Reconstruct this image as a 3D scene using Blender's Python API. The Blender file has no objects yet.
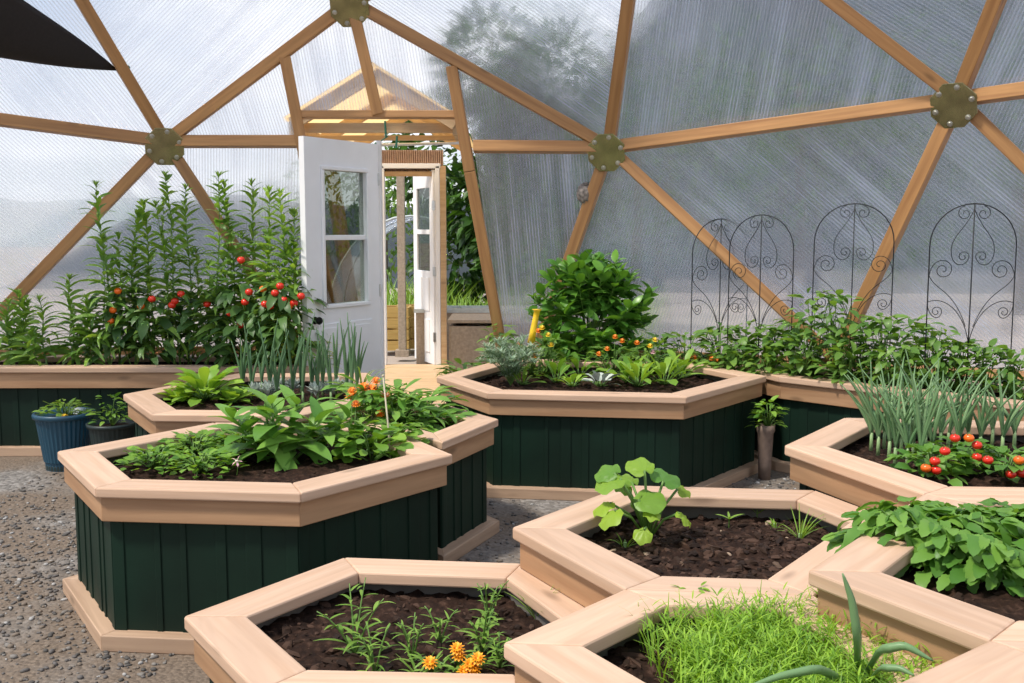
import bpy, math, random
from mathutils import Vector as V, Matrix
PI=math.pi
sc=bpy.context.scene
COL=sc.collection
Z=V((0,0,1))
# ------------------------------------------------------------------ camera
F=1020.0; HY=231.0; CH=1.5
PITCH=math.atan((341.5-HY)/F)
cam=bpy.data.cameras.new('camera'); co=bpy.data.objects.new('camera',cam); COL.objects.link(co)
cam.sensor_width=36; cam.lens=36*F/1024; cam.clip_end=500; cam.clip_start=.05
co.location=(0,0,CH); co.rotation_euler=(PI/2-PITCH,0,0)
sc.camera=co
FW=V((0,math.cos(PITCH),-math.sin(PITCH))); UP=V((0,math.sin(PITCH),math.cos(PITCH)))
def ray(px,py): return FW+V((1,0,0))*((px-512)/F)-UP*((py-341.5)/F)
CAM=V((0,0,CH))
def atz(px,py,z):                      # photograph pixel -> place at height z
    d=ray(px,py); return CAM+d*((z-CH)/d.z)
def aty(px,py,y):                      # photograph pixel -> place at distance y
    d=ray(px,py); return CAM+d*(y/d.y)
SC_=V((-1.1,1.6,.4)); SR=6.25          # the sphere the dome lies on
def onsph(px,py):
    d=ray(px,py).normalized(); o=CAM-SC_
    b=o.dot(d); c=o.dot(o)-SR*SR
    return CAM+d*(-b+math.sqrt(b*b-c))
# ------------------------------------------------------------------ mesh builder
class MB:
    def __init__(s): s.v=[];s.f=[];s.uv={}
    def add(s,vs,fs):
        k=len(s.v); s.v+=[V(a) for a in vs]; s.f+=[tuple(i+k for i in f) for f in fs]
    def prism(s,poly,z0,z1):
        n=len(poly)
        vs=[(p[0],p[1],z0) for p in poly]+[(p[0],p[1],z1) for p in poly]
        s.add(vs,[tuple(range(n-1,-1,-1)),tuple(range(n,2*n))]+[(i,(i+1)%n,n+(i+1)%n,n+i) for i in range(n)])
    def box(s,c,sz,m=None):
        x,y,z=sz[0]/2,sz[1]/2,sz[2]/2; c=V(c)
        vs=[V((a*x,b*y,d*z)) for d in(-1,1) for a,b in((-1,-1),(1,-1),(1,1),(-1,1))]
        if m: vs=[m@v for v in vs]
        s.add([c+v for v in vs],[(3,2,1,0),(4,5,6,7),(0,1,5,4),(1,2,6,5),(2,3,7,6),(3,0,4,7)])
    def tube(s,pts,r,n=6,cap=True,tip=None):
        pts=[V(p) for p in pts]; m=len(pts); k=len(s.v); ref=None
        for i,p in enumerate(pts):
            t=(pts[min(i+1,m-1)]-pts[max(i-1,0)])
            t=t.normalized() if t.length>1e-9 else Z
            if ref is None: ref=t.orthogonal().normalized()
            ref=(ref-t*ref.dot(t)); ref=ref.normalized() if ref.length>1e-6 else t.orthogonal().normalized()
            b=t.cross(ref)
            rr=r if not callable(r) else r(i/(m-1))
            for j in range(n):
                a=2*PI*j/n; s.v.append(p+ref*(rr*math.cos(a))+b*(rr*math.sin(a)))
        for i in range(m-1):
            for j in range(n):
                a=k+i*n+j;b_=k+i*n+(j+1)%n; s.f.append((a,b_,b_+n,a+n))
        if cap: s.f.append(tuple(k+j for j in range(n-1,-1,-1))); s.f.append(tuple(k+(m-1)*n+j for j in range(n)))
    def lathe(s,prof,n=24,c=(0,0,0),flute=0):
        k=len(s.v); c=V(c)
        for r,z in prof:
            for j in range(n):
                a=2*PI*j/n; q=r*(1+(flute if j%2 else 0)); s.v.append(c+V((q*math.cos(a),q*math.sin(a),z)))
        for i in range(len(prof)-1):
            for j in range(n):
                a=k+i*n+j;b=k+i*n+(j+1)%n; s.f.append((a,b,b+n,a+n))
    def ball(s,c,r,n=8,m=6,sq=(1,1,1),rot=None):
        c=V(c);k=len(s.v)
        P=lambda a:(rot@a if rot else a)
        s.v.append(c+P(V((0,0,r*sq[2]))))
        for i in range(1,m):
            th=PI*i/m
            for j in range(n):
                ph=2*PI*j/n; s.v.append(c+P(V((r*sq[0]*math.sin(th)*math.cos(ph),r*sq[1]*math.sin(th)*math.sin(ph),r*sq[2]*math.cos(th)))))
        s.v.append(c+P(V((0,0,-r*sq[2]))))
        for j in range(n): s.f.append((k,k+1+j,k+1+(j+1)%n))
        for i in range(m-2):
            for j in range(n):
                a=k+1+i*n+j;b=k+1+i*n+(j+1)%n; s.f.append((a,a+n,b+n,b))
        e=k+1+(m-1)*n
        for j in range(n): s.f.append((e,e-n+(j+1)%n,e-n+j))
    def leaf(s,p,d,L,W,droop=.6,fold=.25,seg=5,shape='ovate',roll=0,tooth=0):
        p=V(p);d=V(d).normalized()
        sd=d.cross(Z)
        if sd.length<.05: sd=V((math.cos(roll*7+1),math.sin(roll*7+1),0))
        sd.normalize()
        if roll: sd=Matrix.Rotation(roll,3,d)@sd
        n=sd.cross(d)
        k=len(s.v); R=Matrix.Rotation(-droop/seg,3,sd)
        pr=PROF[shape]
        for i in range(seg+1):
            t=i/seg; w=W/2*pr(t)
            if tooth: w*=1+tooth*(1 if i%2 else -1)
            w=max(w,.0006)
            f=n*(fold*w)
            s.v+=[p-sd*w+f,p.copy(),p+sd*w+f]
            p=p+d*(L/seg); d=R@d; n=R@n
        for i in range(seg):
            a=k+3*i; s.f+=[(a,a+1,a+4,a+3),(a+1,a+2,a+5,a+4)]
    def build(s,name,mat,parent=None,smooth=False,bevel=0,loc=None,rot=None,solid=0):
        me=bpy.data.meshes.new(name); me.from_pydata([tuple(v) for v in s.v],[],s.f)
        if smooth or mat.name.startswith('lf_'): me.polygons.foreach_set('use_smooth',[True]*len(me.polygons))
        me.materials.append(mat)
        o=bpy.data.objects.new(name,me); COL.objects.link(o)
        if parent: o.parent=parent
        if loc is not None: o.location=loc
        if rot is not None: o.rotation_euler=rot
        if bevel:
            b=o.modifiers.new('bevel','BEVEL'); b.width=bevel; b.segments=2; b.limit_method='ANGLE'
        if solid:
            b=o.modifiers.new('solidify','SOLIDIFY'); b.thickness=solid
        return o
def sn(x): return math.sin(min(max(x,0),PI))
PROF={'ovate':lambda t:1.9*(t+.02)**.55*(1-t)**.8,'lance':lambda t:1.65*(t+.03)**.5*(1-t)**.8,
 'obovate':lambda t:.12+2.25*t**1.2*(1-t)**.62 if t<.995 else 0,'round':lambda t:math.sqrt(max(0,1-(2*t-1)**2)) if t>.08 else .45,
 'strap':lambda t:min(1,.75+t)*(1-t**4),'heart':lambda t:1.12*(t+.12)**.38*(1-t)**.62}
def tag(o,label=None,cat=None,group=None,kind=None):
    if label: o['label']=label
    if cat: o['category']=cat
    if group: o['group']=group
    if kind: o['kind']=kind
    return o
def thing(name,label,cat,loc=(0,0,0),rz=0,group=None,kind=None):
    o=bpy.data.objects.new(name,None); COL.objects.link(o); o.location=loc; o.rotation_euler=(0,0,rz)
    o.empty_display_size=.1
    return tag(o,label,cat,group,kind)
def copy_tree(o,parent=None):
    c=o.copy(); COL.objects.link(c); c.parent=parent
    for ch in list(o.children): copy_tree(ch,c)
    return c
# ------------------------------------------------------------------ materials
def newmat(name):
    m=bpy.data.materials.new(name); m.use_nodes=True; nt=m.node_tree; nt.nodes.clear()
    out=nt.nodes.new('ShaderNodeOutputMaterial')
    return m,nt,out
def N(nt,t,**kw):
    n=nt.nodes.new('ShaderNode'+t)
    for k,v in kw.items():
        if k in n.inputs.keys(): n.inputs[k].default_value=v
        else: setattr(n,k,v)
    return n
def ramp(nt,fac,stops):
    r=nt.nodes.new('ShaderNodeValToRGB'); e=r.color_ramp.elements
    while len(e)>1: e.remove(e[-1])
    e[0].position=stops[0][0]; e[0].color=(*stops[0][1],1)
    for p,c in stops[1:]:
        q=e.new(p); q.color=(*c,1)
    nt.links.new(fac,r.inputs[0]); return r
def vmath(nt,op,a,b):
    n=N(nt,'VectorMath',operation=op); nt.links.new(a,n.inputs[0])
    if isinstance(b,tuple): n.inputs[1].default_value=b
    else: nt.links.new(b,n.inputs[1])
    return n.outputs[0]
def fmath(nt,op,a,b=None):
    n=N(nt,'Math',operation=op)
    for i,x in enumerate((a,b)):
        if x is None: continue
        if isinstance(x,(int,float)): n.inputs[i].default_value=x
        else: nt.links.new(x,n.inputs[i])
    return n.outputs[0]
def mixc(nt,fac,a,b,mode='MIX'):
    n=nt.nodes.new('ShaderNodeMix'); n.data_type='RGBA'; n.blend_type=mode
    for i,x in ((0,fac),(6,a),(7,b)):
        if isinstance(x,(int,float)): n.inputs[i].default_value=x
        elif isinstance(x,tuple): n.inputs[i].default_value=(*x,1)
        else: nt.links.new(x,n.inputs[i])
    return n.outputs[2]
def simple(name,c,rough=.6,metal=0,noise=.15,scale=20,bump=0):
    m,nt,out=newmat(name)
    tc=N(nt,'TexCoord'); nz=N(nt,'TexNoise',Scale=scale,Detail=4)
    nt.links.new(tc.outputs['Object'],nz.inputs['Vector'])
    r=ramp(nt,nz.outputs[0],[(.3,tuple(x*(1-noise) for x in c)),(.7,tuple(min(1,x*(1+noise)) for x in c))])
    p=N(nt,'BsdfPrincipled',Roughness=rough,Metallic=metal)
    nt.links.new(r.outputs[0],p.inputs['Base Color'])
    if bump:
        b=N(nt,'Bump',Strength=bump,Distance=.01); nt.links.new(nz.outputs[0],b.inputs['Height']); nt.links.new(b.outputs[0],p.inputs['Normal'])
    nt.links.new(p.outputs[0],out.inputs[0]); return m
def wood(name,c,dark,rough=.55,grain=1.0,knots=True):
    m,nt,out=newmat(name)
    tc=N(nt,'TexCoord'); oi=N(nt,'ObjectInfo')
    rnd=fmath(nt,'MULTIPLY',oi.outputs['Random'],37.0)
    cx=N(nt,'CombineXYZ'); 
    for i in range(3): nt.links.new(rnd,cx.inputs[i])
    v=vmath(nt,'ADD',tc.outputs['Object'],cx.outputs[0])
    v1=vmath(nt,'MULTIPLY',v,(1.6,30,30)); n1=N(nt,'TexNoise',Scale=1.0,Detail=5,Distortion=.3); nt.links.new(v1,n1.inputs['Vector'])
    v2=vmath(nt,'MULTIPLY',v,(.9,7,7)); n2=N(nt,'TexNoise',Scale=1.3,Detail=3,Distortion=.8); nt.links.new(v2,n2.inputs['Vector'])
    w=fmath(nt,'SINE',fmath(nt,'MULTIPLY',n2.outputs[0],38.0))
    w=fmath(nt,'MULTIPLY',fmath(nt,'ADD',w,1.0),.5)
    r=ramp(nt,n1.outputs[0],[(.3,dark),(.62,c)])
    dk=tuple(a*.72+b*.28 for a,b in zip(c,dark))
    c2=mixc(nt,fmath(nt,'MULTIPLY',w,.32*grain),r.outputs[0],tuple(a*.72 for a in c))
    lum=fmath(nt,'ADD',fmath(nt,'MULTIPLY',oi.outputs['Random'],.22),.89)
    hsv=N(nt,'HueSaturation'); nt.links.new(c2,hsv.inputs['Color']); nt.links.new(lum,hsv.inputs['Value'])
    col=hsv.outputs[0]
    if knots:
        v3=vmath(nt,'MULTIPLY',v,(2.2,7,7)); vo=N(nt,'TexVoronoi',Scale=1.0); nt.links.new(v3,vo.inputs['Vector'])
        k=ramp(nt,vo.outputs['Distance'],[(.05,(1,1,1)),(.14,(0,0,0))])
        col=mixc(nt,fmath(nt,'MULTIPLY',k.outputs[0],.55),col,tuple(x*.35 for x in dark))
    p=N(nt,'BsdfPrincipled',Roughness=rough); nt.links.new(col,p.inputs['Base Color'])
    b=N(nt,'Bump',Strength=.15,Distance=.004); nt.links.new(n1.outputs[0],b.inputs['Height']); nt.links.new(b.outputs[0],p.inputs['Normal'])
    nt.links.new(p.outputs[0],out.inputs[0]); return m
def leafmat(name,c1,c2,trans=.35,rough=.42,tc_=None):
    m,nt,out=newmat(name)
    g=N(nt,'NewGeometry')
    r=ramp(nt,g.outputs['Random Per Island'],[(0,c1),(1,c2)])
    p=N(nt,'BsdfPrincipled',Roughness=rough); p.inputs['Specular IOR Level'].default_value=.35
    nt.links.new(r.outputs[0],p.inputs['Base Color'])
    t=N(nt,'BsdfTranslucent')
    tcol=mixc(nt,1.0,r.outputs[0],tc_ or (1.5,1.35,.55),'MULTIPLY'); nt.links.new(tcol,t.inputs[0])
    mx=N(nt,'MixShader'); mx.inputs[0].default_value=trans
    nt.links.new(p.outputs[0],mx.inputs[1]); nt.links.new(t.outputs[0],mx.inputs[2]); nt.links.new(mx.outputs[0],out.inputs[0]); return m
M={}
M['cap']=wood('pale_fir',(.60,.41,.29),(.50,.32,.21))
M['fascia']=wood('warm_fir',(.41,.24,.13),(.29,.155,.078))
M['basewood']=wood('ground_fir',(.50,.34,.23),(.36,.23,.15))
M['strut']=wood('strut_fir',(.45,.235,.09),(.29,.135,.048))
M['doorwood']=wood('porch_fir',(.60,.42,.24),(.48,.31,.16))
M['green']=simple('dark_green_paint',(.0035,.0165,.0095),.6,0,.3,3)
M['green'].node_tree.nodes['Principled BSDF'].inputs['Specular IOR Level'].default_value=.22
M['plate']=simple('olive_zinc',(.34,.32,.18),.25,.9,.3,9)
M['bolt']=simple('bolt_steel',(.55,.56,.55),.3,.9)
M['liner']=simple('grey_liner',(.12,.11,.10),.8,0,.2,12)
M['black']=simple('black_rubber',(.012,.010,.010),.6)
M['iron']=simple('black_iron',(.012,.013,.014),.5,.4)
M['sail']=simple('black_shade_cloth',(.014,.011,.012),.85,0,.2,60)
M['white']=simple('white_door_paint',(.78,.79,.81),.4,0,.03,6)
M['bluepot']=simple('blue_plastic',(.012,.062,.105),.4,0,.1,5)
M['blackpot']=simple('dark_plastic_pot',(.010,.022,.022),.45,0,.2,5)
M['terra']=simple('grey_clay',(.17,.12,.095),.8,0,.2,25,.3)
M['stone']=simple('box_board',(.36,.29,.22),.85,0,.18,40,.3)
M['pipe']=simple('white_pipe',(.75,.77,.78),.4)
M['strap']=simple('green_strap',(.015,.13,.08),.6)
M['yellow']=simple('yellow_petal',(.85,.55,.02),.5,0,.1)
M['orange']=simple('orange_petal',(.85,.22,.012),.5,0,.15,60)
M['redfruit']=simple('red_fruit',(.62,.028,.012),.22,0,.25,12)
M['orangefruit']=simple('orange_fruit',(.75,.13,.012),.22,0,.25,12)
M['orange2']=simple('golden_petal',(.90,.36,.012),.5,0,.12,60)
M['pink']=simple('pink_petal',(.75,.45,.48),.5)
M['cream']=simple('cream_petal',(.75,.66,.5),.6)
M['nest']=simple('grey_papery_shell',(.22,.19,.17),.8,0,.6,40,.5)
M['stem']=simple('green_stem',(.10,.20,.035),.5,0,.2,30)
M['darkstem']=simple('dark_stake',(.02,.022,.016),.6)
M['stake']=simple('pale_cane',(.42,.37,.26),.6)
M['whitestalk']=simple('pale_stalk',(.25,.38,.16),.5,0,.1)
M['hoop']=simple('pale_hoop',(.5,.55,.56),.5)
M['bark']=simple('bark',(.10,.075,.05),.9,0,.3,10,.4)
L=lambda n,a,b,t=.35,r=.42,tc=None: M.__setitem__(n,leafmat(n,a,b,t,r,tc))
L('lf_willow',(.11,.24,.04),(.27,.45,.09),.4)
L('lf_tomato',(.04,.10,.03),(.11,.22,.06))
L('lf_big',(.085,.22,.035),(.24,.44,.085),.32,.33)
L('lf_chard',(.15,.31,.03),(.32,.50,.07))
L('lf_mint',(.075,.20,.025),(.26,.45,.06))
L('lf_onion',(.07,.16,.075),(.16,.28,.13),.25,.4,(1.3,1.25,.8))
L('lf_onion_f',(.10,.22,.09),(.24,.38,.18),.25,.38,(1.3,1.25,.8))
L('lf_silver',(.20,.31,.20),(.42,.53,.38),.25,.6,(1.1,1.1,.9))
L('lf_succ',(.36,.43,.38),(.55,.60,.54),.1,.6,(1,1,1))
L('lf_bush',(.05,.16,.022),(.15,.34,.05),.35,.3)
L('lf_bean',(.07,.17,.03),(.21,.37,.075),.38)
L('lf_squash',(.11,.27,.05),(.34,.50,.05),.4,.4)
L('lf_f4',(.075,.20,.03),(.19,.36,.06),.32)
L('lf_grass',(.13,.28,.025),(.34,.54,.06),.38)
L('lf_seed',(.14,.28,.035),(.28,.44,.08))
L('lf_yellow',(.30,.36,.03),(.45,.48,.06))
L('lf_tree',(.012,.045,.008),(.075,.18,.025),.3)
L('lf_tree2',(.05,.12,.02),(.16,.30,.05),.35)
# soil
def soilmat():
    m,nt,out=newmat('dark_soil'); tc=N(nt,'TexCoord'); n=N(nt,'TexNoise',Scale=38,Detail=6); n2=N(nt,'TexNoise',Scale=160,Detail=3)
    for a in(n,n2): nt.links.new(tc.outputs['Object'],a.inputs['Vector'])
    r=ramp(nt,n.outputs[0],[(.3,(.010,.005,.0035)),(.55,(.028,.014,.009)),(.75,(.075,.041,.028))])
    p=N(nt,'BsdfPrincipled',Roughness=.9); p.inputs['Specular IOR Level'].default_value=.15; nt.links.new(r.outputs[0],p.inputs['Base Color'])
    b=N(nt,'Bump',Strength=.8,Distance=.012); nt.links.new(n.outputs[0],b.inputs['Height'])
    b2=N(nt,'Bump',Strength=.6,Distance=.004); nt.links.new(n2.outputs[0],b2.inputs['Height']); nt.links.new(b.outputs[0],b2.inputs['Normal'])
    nt.links.new(b2.outputs[0],p.inputs['Normal']); nt.links.new(p.outputs[0],out.inputs[0]); return m
M['soil']=soilmat()
def randmat(name,stops,rough=.8):
    m,nt,out=newmat(name); g=N(nt,'NewGeometry'); r=ramp(nt,g.outputs['Random Per Island'],stops); r.color_ramp.interpolation='CONSTANT'
    p=N(nt,'BsdfPrincipled',Roughness=rough); p.inputs['Specular IOR Level'].default_value=.2; nt.links.new(r.outputs[0],p.inputs['Base Color']); nt.links.new(p.outputs[0],out.inputs[0]); return m
M['chip']=randmat('bark_chip',[(0,(.030,.016,.010)),(.35,(.062,.034,.023)),(.75,(.018,.010,.007)),(.955,(.30,.22,.16)),(.975,(.10,.065,.045))])
M['pebble']=randmat('pebble',[(0,(.12,.11,.105)),(.3,(.19,.175,.16)),(.5,(.08,.075,.07)),(.7,(.18,.145,.115)),(.93,(.34,.33,.32))],.7)
def gravelmat():
    m,nt,out=newmat('gravel_dirt'); tc=N(nt,'TexCoord')
    vo=N(nt,'TexVoronoi',Scale=45); nz=N(nt,'TexNoise',Scale=1.4,Detail=4); nf=N(nt,'TexNoise',Scale=70,Detail=5)
    for a in(vo,nz,nf): nt.links.new(tc.outputs['Object'],a.inputs['Vector'])
    st=ramp(nt,vo.outputs['Color'],[(0,(.09,.083,.078)),(.5,(.18,.165,.15)),(1,(.30,.28,.265))])
    d=ramp(nt,nf.outputs[0],[(.3,(.10,.075,.055)),(.7,(.20,.15,.11))])
    mk=ramp(nt,nz.outputs[0],[(.48,(0,0,0)),(.66,(1,1,1))])
    c=mixc(nt,mk.outputs[0],d.outputs[0],st.outputs[0])
    p=N(nt,'BsdfPrincipled',Roughness=.85); nt.links.new(c,p.inputs['Base Color'])
    b=N(nt,'Bump',Strength=.7,Distance=.012,invert=True); nt.links.new(vo.outputs['Distance'],b.inputs['Height'])
    b2=N(nt,'Bump',Strength=.5,Distance=.006); nt.links.new(nf.outputs[0],b2.inputs['Height']); nt.links.new(b.outputs[0],b2.inputs['Normal'])
    nt.links.new(b2.outputs[0],p.inputs['Normal']); nt.links.new(p.outputs[0],out.inputs[0]); return m
M['gravel']=gravelmat()
M['lawn']=simple('meadow',(.37,.31,.265),.95,0,.25,.5)
def hillmat(name,a,b,scale):
    m,nt,out=newmat(name); tc=N(nt,'TexCoord'); n=N(nt,'TexNoise',Scale=scale,Detail=5,Roughness=.6); nt.links.new(tc.outputs['Object'],n.inputs['Vector'])
    r=ramp(nt,n.outputs[0],[(.35,a),(.65,b)]); p=N(nt,'BsdfPrincipled',Roughness=1); nt.links.new(r.outputs[0],p.inputs['Base Color']); nt.links.new(p.outputs[0],out.inputs[0]); return m
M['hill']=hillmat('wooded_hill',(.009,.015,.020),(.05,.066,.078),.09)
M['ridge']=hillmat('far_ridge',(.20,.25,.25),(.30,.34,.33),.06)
# twin-wall polycarbonate: UV.x runs across the flutes in metres
def polymat(name,clear,milk,tint=(.965,.975,.99)):
    m,nt,out=newmat(name); uv=N(nt,'UVMap'); sx=N(nt,'SeparateXYZ'); nt.links.new(uv.outputs[0],sx.inputs[0])
    s=fmath(nt,'SINE',fmath(nt,'MULTIPLY',sx.outputs[0],2*PI/.021)); s=fmath(nt,'MULTIPLY',fmath(nt,'ADD',s,1.0),.5)
    s=fmath(nt,'POWER',s,2.2)
    v=vmath(nt,'MULTIPLY',uv.outputs[0],(9,.55,1)); n=N(nt,'TexNoise',Scale=1.0,Detail=5,Roughness=.65); nt.links.new(v,n.inputs['Vector'])
    v2=vmath(nt,'MULTIPLY',uv.outputs[0],(1.1,.7,1)); n2=N(nt,'TexNoise',Scale=1.0,Detail=3); nt.links.new(v2,n2.inputs['Vector'])
    st=ramp(nt,n.outputs[0],[(.42,(0,0,0)),(.75,(1,1,1))])
    st2=ramp(nt,n2.outputs[0],[(.35,(0,0,0)),(.7,(1,1,1))])
    k=fmath(nt,'ADD',fmath(nt,'MULTIPLY',s,.17),fmath(nt,'MULTIPLY',fmath(nt,'MULTIPLY',st.outputs[0],st2.outputs[0]),.36))
    mk=fmath(nt,'ADD',k,milk)
    tr=N(nt,'BsdfTransparent',Color=(*tint,1))
    rf=N(nt,'BsdfRefraction',Color=(*tint,1),Roughness=.22,IOR=1.12)
    tl=N(nt,'BsdfTranslucent',Color=(.78,.83,.97,1)); df=N(nt,'BsdfDiffuse',Color=(.66,.72,.87,1)); gl=N(nt,'BsdfGlossy',Color=(.9,.93,1,1),Roughness=.18)
    a=N(nt,'MixShader'); a.inputs[0].default_value=clear; nt.links.new(rf.outputs[0],a.inputs[1]); nt.links.new(tr.outputs[0],a.inputs[2])
    b=N(nt,'MixShader'); b.inputs[0].default_value=.35; nt.links.new(tl.outputs[0],b.inputs[1]); nt.links.new(df.outputs[0],b.inputs[2])
    c=N(nt,'MixShader'); nt.links.new(mk,c.inputs[0]); nt.links.new(a.outputs[0],c.inputs[1]); nt.links.new(b.outputs[0],c.inputs[2])
    d=N(nt,'MixShader'); d.inputs[0].default_value=.05; nt.links.new(c.outputs[0],d.inputs[1]); nt.links.new(gl.outputs[0],d.inputs[2])
    nt.links.new(d.outputs[0],out.inputs[0]); return m
M['poly']=polymat('twinwall_sheet',.5,.075)
def glassmat():
    m,nt,out=newmat('window_glass'); tr=N(nt,'BsdfTransparent',Color=(.50,.55,.52,1)); gl=N(nt,'BsdfGlossy',Roughness=.02)
    x=N(nt,'MixShader'); x.inputs[0].default_value=.18; nt.links.new(tr.outputs[0],x.inputs[1]); nt.links.new(gl.outputs[0],x.inputs[2]); nt.links.new(x.outputs[0],out.inputs[0]); return m
M['glass']=glassmat()
def amber():
    m,nt,out=newmat('amber_roof_sheet'); tr=N(nt,'BsdfTransparent',Color=(.95,.85,.65,1)); tl=N(nt,'BsdfTranslucent',Color=(.9,.72,.45,1))
    x=N(nt,'MixShader'); x.inputs[0].default_value=.7; nt.links.new(tr.outputs[0],x.inputs[1]); nt.links.new(tl.outputs[0],x.inputs[2]); nt.links.new(x.outputs[0],out.inputs[0]); return m
M['amber']=amber()
M['brownsheet']=simple('brown_sheet',(.42,.28,.19),.7)
M['film']=polymat('tunnel_film',.4,.22)
# ------------------------------------------------------------------ world and sun
w=bpy.data.worlds.new('sky'); sc.world=w; w.use_nodes=True; nt=w.node_tree; nt.nodes.clear()
wo=nt.nodes.new('ShaderNodeOutputWorld'); bg=N(nt,'Background',Strength=1.0)
tc=N(nt,'TexCoord'); sp=N(nt,'SeparateXYZ'); nt.links.new(tc.outputs['Generated'],sp.inputs[0])
gr=ramp(nt,sp.outputs[2],[(0,(.88,.92,.97)),(.12,(.80,.88,1.0)),(.5,(.40,.57,.86)),(1,(.22,.38,.72))])
vv=vmath(nt,'MULTIPLY',tc.outputs['Generated'],(2.2,2.2,4.5)); cn=N(nt,'TexNoise',Scale=1.7,Detail=6,Roughness=.55); nt.links.new(vv,cn.inputs['Vector'])
cm=ramp(nt,cn.outputs[0],[(.40,(0,0,0)),(.60,(1,1,1))])
nt.links.new(mixc(nt,cm.outputs[0],gr.outputs[0],(1.3,1.3,1.32)),bg.inputs[0]); nt.links.new(bg.outputs[0],wo.inputs[0])
SUN=V((-.50,-.30,.95)).normalized()
sl=bpy.data.lights.new('sun','SUN'); sl.energy=4.4; sl.angle=math.radians(7); sl.color=(1,.93,.82)
so=bpy.data.objects.new('sun',sl); COL.objects.link(so); so.rotation_euler=SUN.to_track_quat('Z','Y').to_euler(); so.location=(-6,-3,12)
vs=sc.view_settings; vs.view_transform='Standard'; vs.look='None'; vs.gamma=1; vs.use_curve_mapping=False; vs.exposure=0.0
sc.cycles.transparent_max_bounces=24; sc.cycles.max_bounces=10; sc.cycles.transmission_bounces=8
# ------------------------------------------------------------------ ground
def disc(r,n,z):
    mb=MB(); mb.add([(r*math.cos(2*PI*i/n)+SC_.x,r*math.sin(2*PI*i/n)+SC_.y,z) for i in range(n)],[tuple(range(n))]); return mb
fl=MB(); fl.prism([(6.35*math.cos(2*PI*i/60)+SC_.x,6.35*math.sin(2*PI*i/60)+SC_.y) for i in range(60)],-.05,0)
tag(fl.build('floor',M['gravel']),'gravel and packed dirt floor between the planters','floor',kind='structure')
lw=MB(); lw.prism([(-150,-60),(150,-60),(150,200),(-150,200)],-.12,-.06)
tag(lw.build('ground',M['lawn']),'green meadow ground outside the dome','ground',kind='structure')
def hill(name,mat,label,fn,x0,x1,y0,y1,nx=60,ny=24):
    mb=MB(); vs=[];fs=[]
    for j in range(ny+1):
        for i in range(nx+1):
            x=x0+(x1-x0)*i/nx; y=y0+(y1-y0)*j/ny; vs.append((x,y,fn(x,y)))
    for j in range(ny):
        for i in range(nx):
            a=j*(nx+1)+i; fs.append((a,a+1,a+nx+2,a+nx+1))
    mb.add(vs,fs); tag(mb.build(name,mat,smooth=True),label,'hill',kind='structure')
def h1(x,y):
    t=max(0,min(1,(y-24)/22)); t=t*t*(3-2*t)
    s=max(0,min(1,(x+3)/16)); s=s*s*(3-2*s)
    return -.3+t*(3+13*s)*(1+.10*math.sin(x*.35)+.06*math.sin(x*.9+y*.4))
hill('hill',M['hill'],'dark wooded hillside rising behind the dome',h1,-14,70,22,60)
def h2(x,y):
    t=max(0,min(1,(y-90)/40)); t=t*t*(3-2*t)
    return -1+t*(7+2*math.sin(x*.05)+1.2*math.sin(x*.13+1))
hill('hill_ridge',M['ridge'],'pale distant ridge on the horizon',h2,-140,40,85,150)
# pebbles lying loose
rnd=random.Random(5)
pb=MB()
def inpoly(x,y,P):
    c=False;n=len(P)
    for i in range(n):
        x1,y1=P[i][0],P[i][1];x2,y2=P[(i+1)%n][0],P[(i+1)%n][1]
        if (y1>y)!=(y2>y) and x<(x2-x1)*(y-y1)/(y2-y1)+x1: c=not c
    return c
OCT=[(1,0,0),(-1,0,0),(0,1,0),(0,-1,0),(0,0,1),(0,0,-1)]
def pebble(mb,x,y,z,r):
    a=rnd.uniform(0,PI*2); q=(r*rnd.uniform(.7,1.4),r*rnd.uniform(.6,1),r*rnd.uniform(.35,.7))
    mb.ball((x,y,z+q[2]*.5),1,6,4,q,Matrix.Rotation(a,3,'Z'))
for i in range(11000):
    u=rnd.random()
    if u<.72: x,y=rnd.uniform(-2.9,-1.2),3.0+3.5*rnd.random()**1.2
    elif u<.86: x,y=rnd.uniform(-.3,1.6),rnd.uniform(3.6,5.6)
    else: x,y=rnd.uniform(1.2,2.6),rnd.uniform(4.2,6.2)
    k=math.sin(x*2.3+1)*math.sin(y*1.9)+.5*math.sin(x*5+y*4)
    if k<rnd.uniform(-1.6,.6) : continue
    pebble(pb,x,y,0,rnd.choice((.005,.006,.008,.010,.013)) )
tag(pb.build('gravel',M['pebble'],smooth=True),'loose grey gravel scattered over the dirt floor','gravel',kind='stuff')
# ------------------------------------------------------------------ planters
def inset(P,d):
    n=len(P); ds=d if isinstance(d,(list,tuple)) else [d]*n; L_=[]
    for i in range(n):
        a=V(P[i]).to_2d() if len(P[i])>2 else V(P[i]); b=V(P[(i+1)%n]); t=(b-a).normalized(); nn=V((-t.y,t.x)); L_.append((a+nn*ds[i],t))
    out=[]
    for i in range(n):
        p,t=L_[i-1]; q,u=L_[i]; den=t.x*u.y-t.y*u.x
        if abs(den)<1e-6: out.append(q); continue
        s=((q.x-p.x)*u.y-(q.y-p.y)*u.x)/den; out.append(p+t*s)
    return out
def plank(name,quad,z0,z1,mat,root,bev=.005):
    a,b,c,d=[V(q) for q in quad]; ctr=(a+b+c+d)/4; t=(b-a).normalized(); ang=math.atan2(t.y,t.x); R=Matrix.Rotation(-ang,2)
    mb=MB(); mb.prism([R@(p-ctr) for p in (a,b,c,d)],z0-(z0+z1)/2,z1-(z0+z1)/2)
    o=mb.build(name,mat,root,bevel=bev); o.location=(ctr.x-root.location.x,ctr.y-root.location.y,(z0+z1)/2-root.location.z); o.rotation_euler=(0,0,ang); return o
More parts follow.
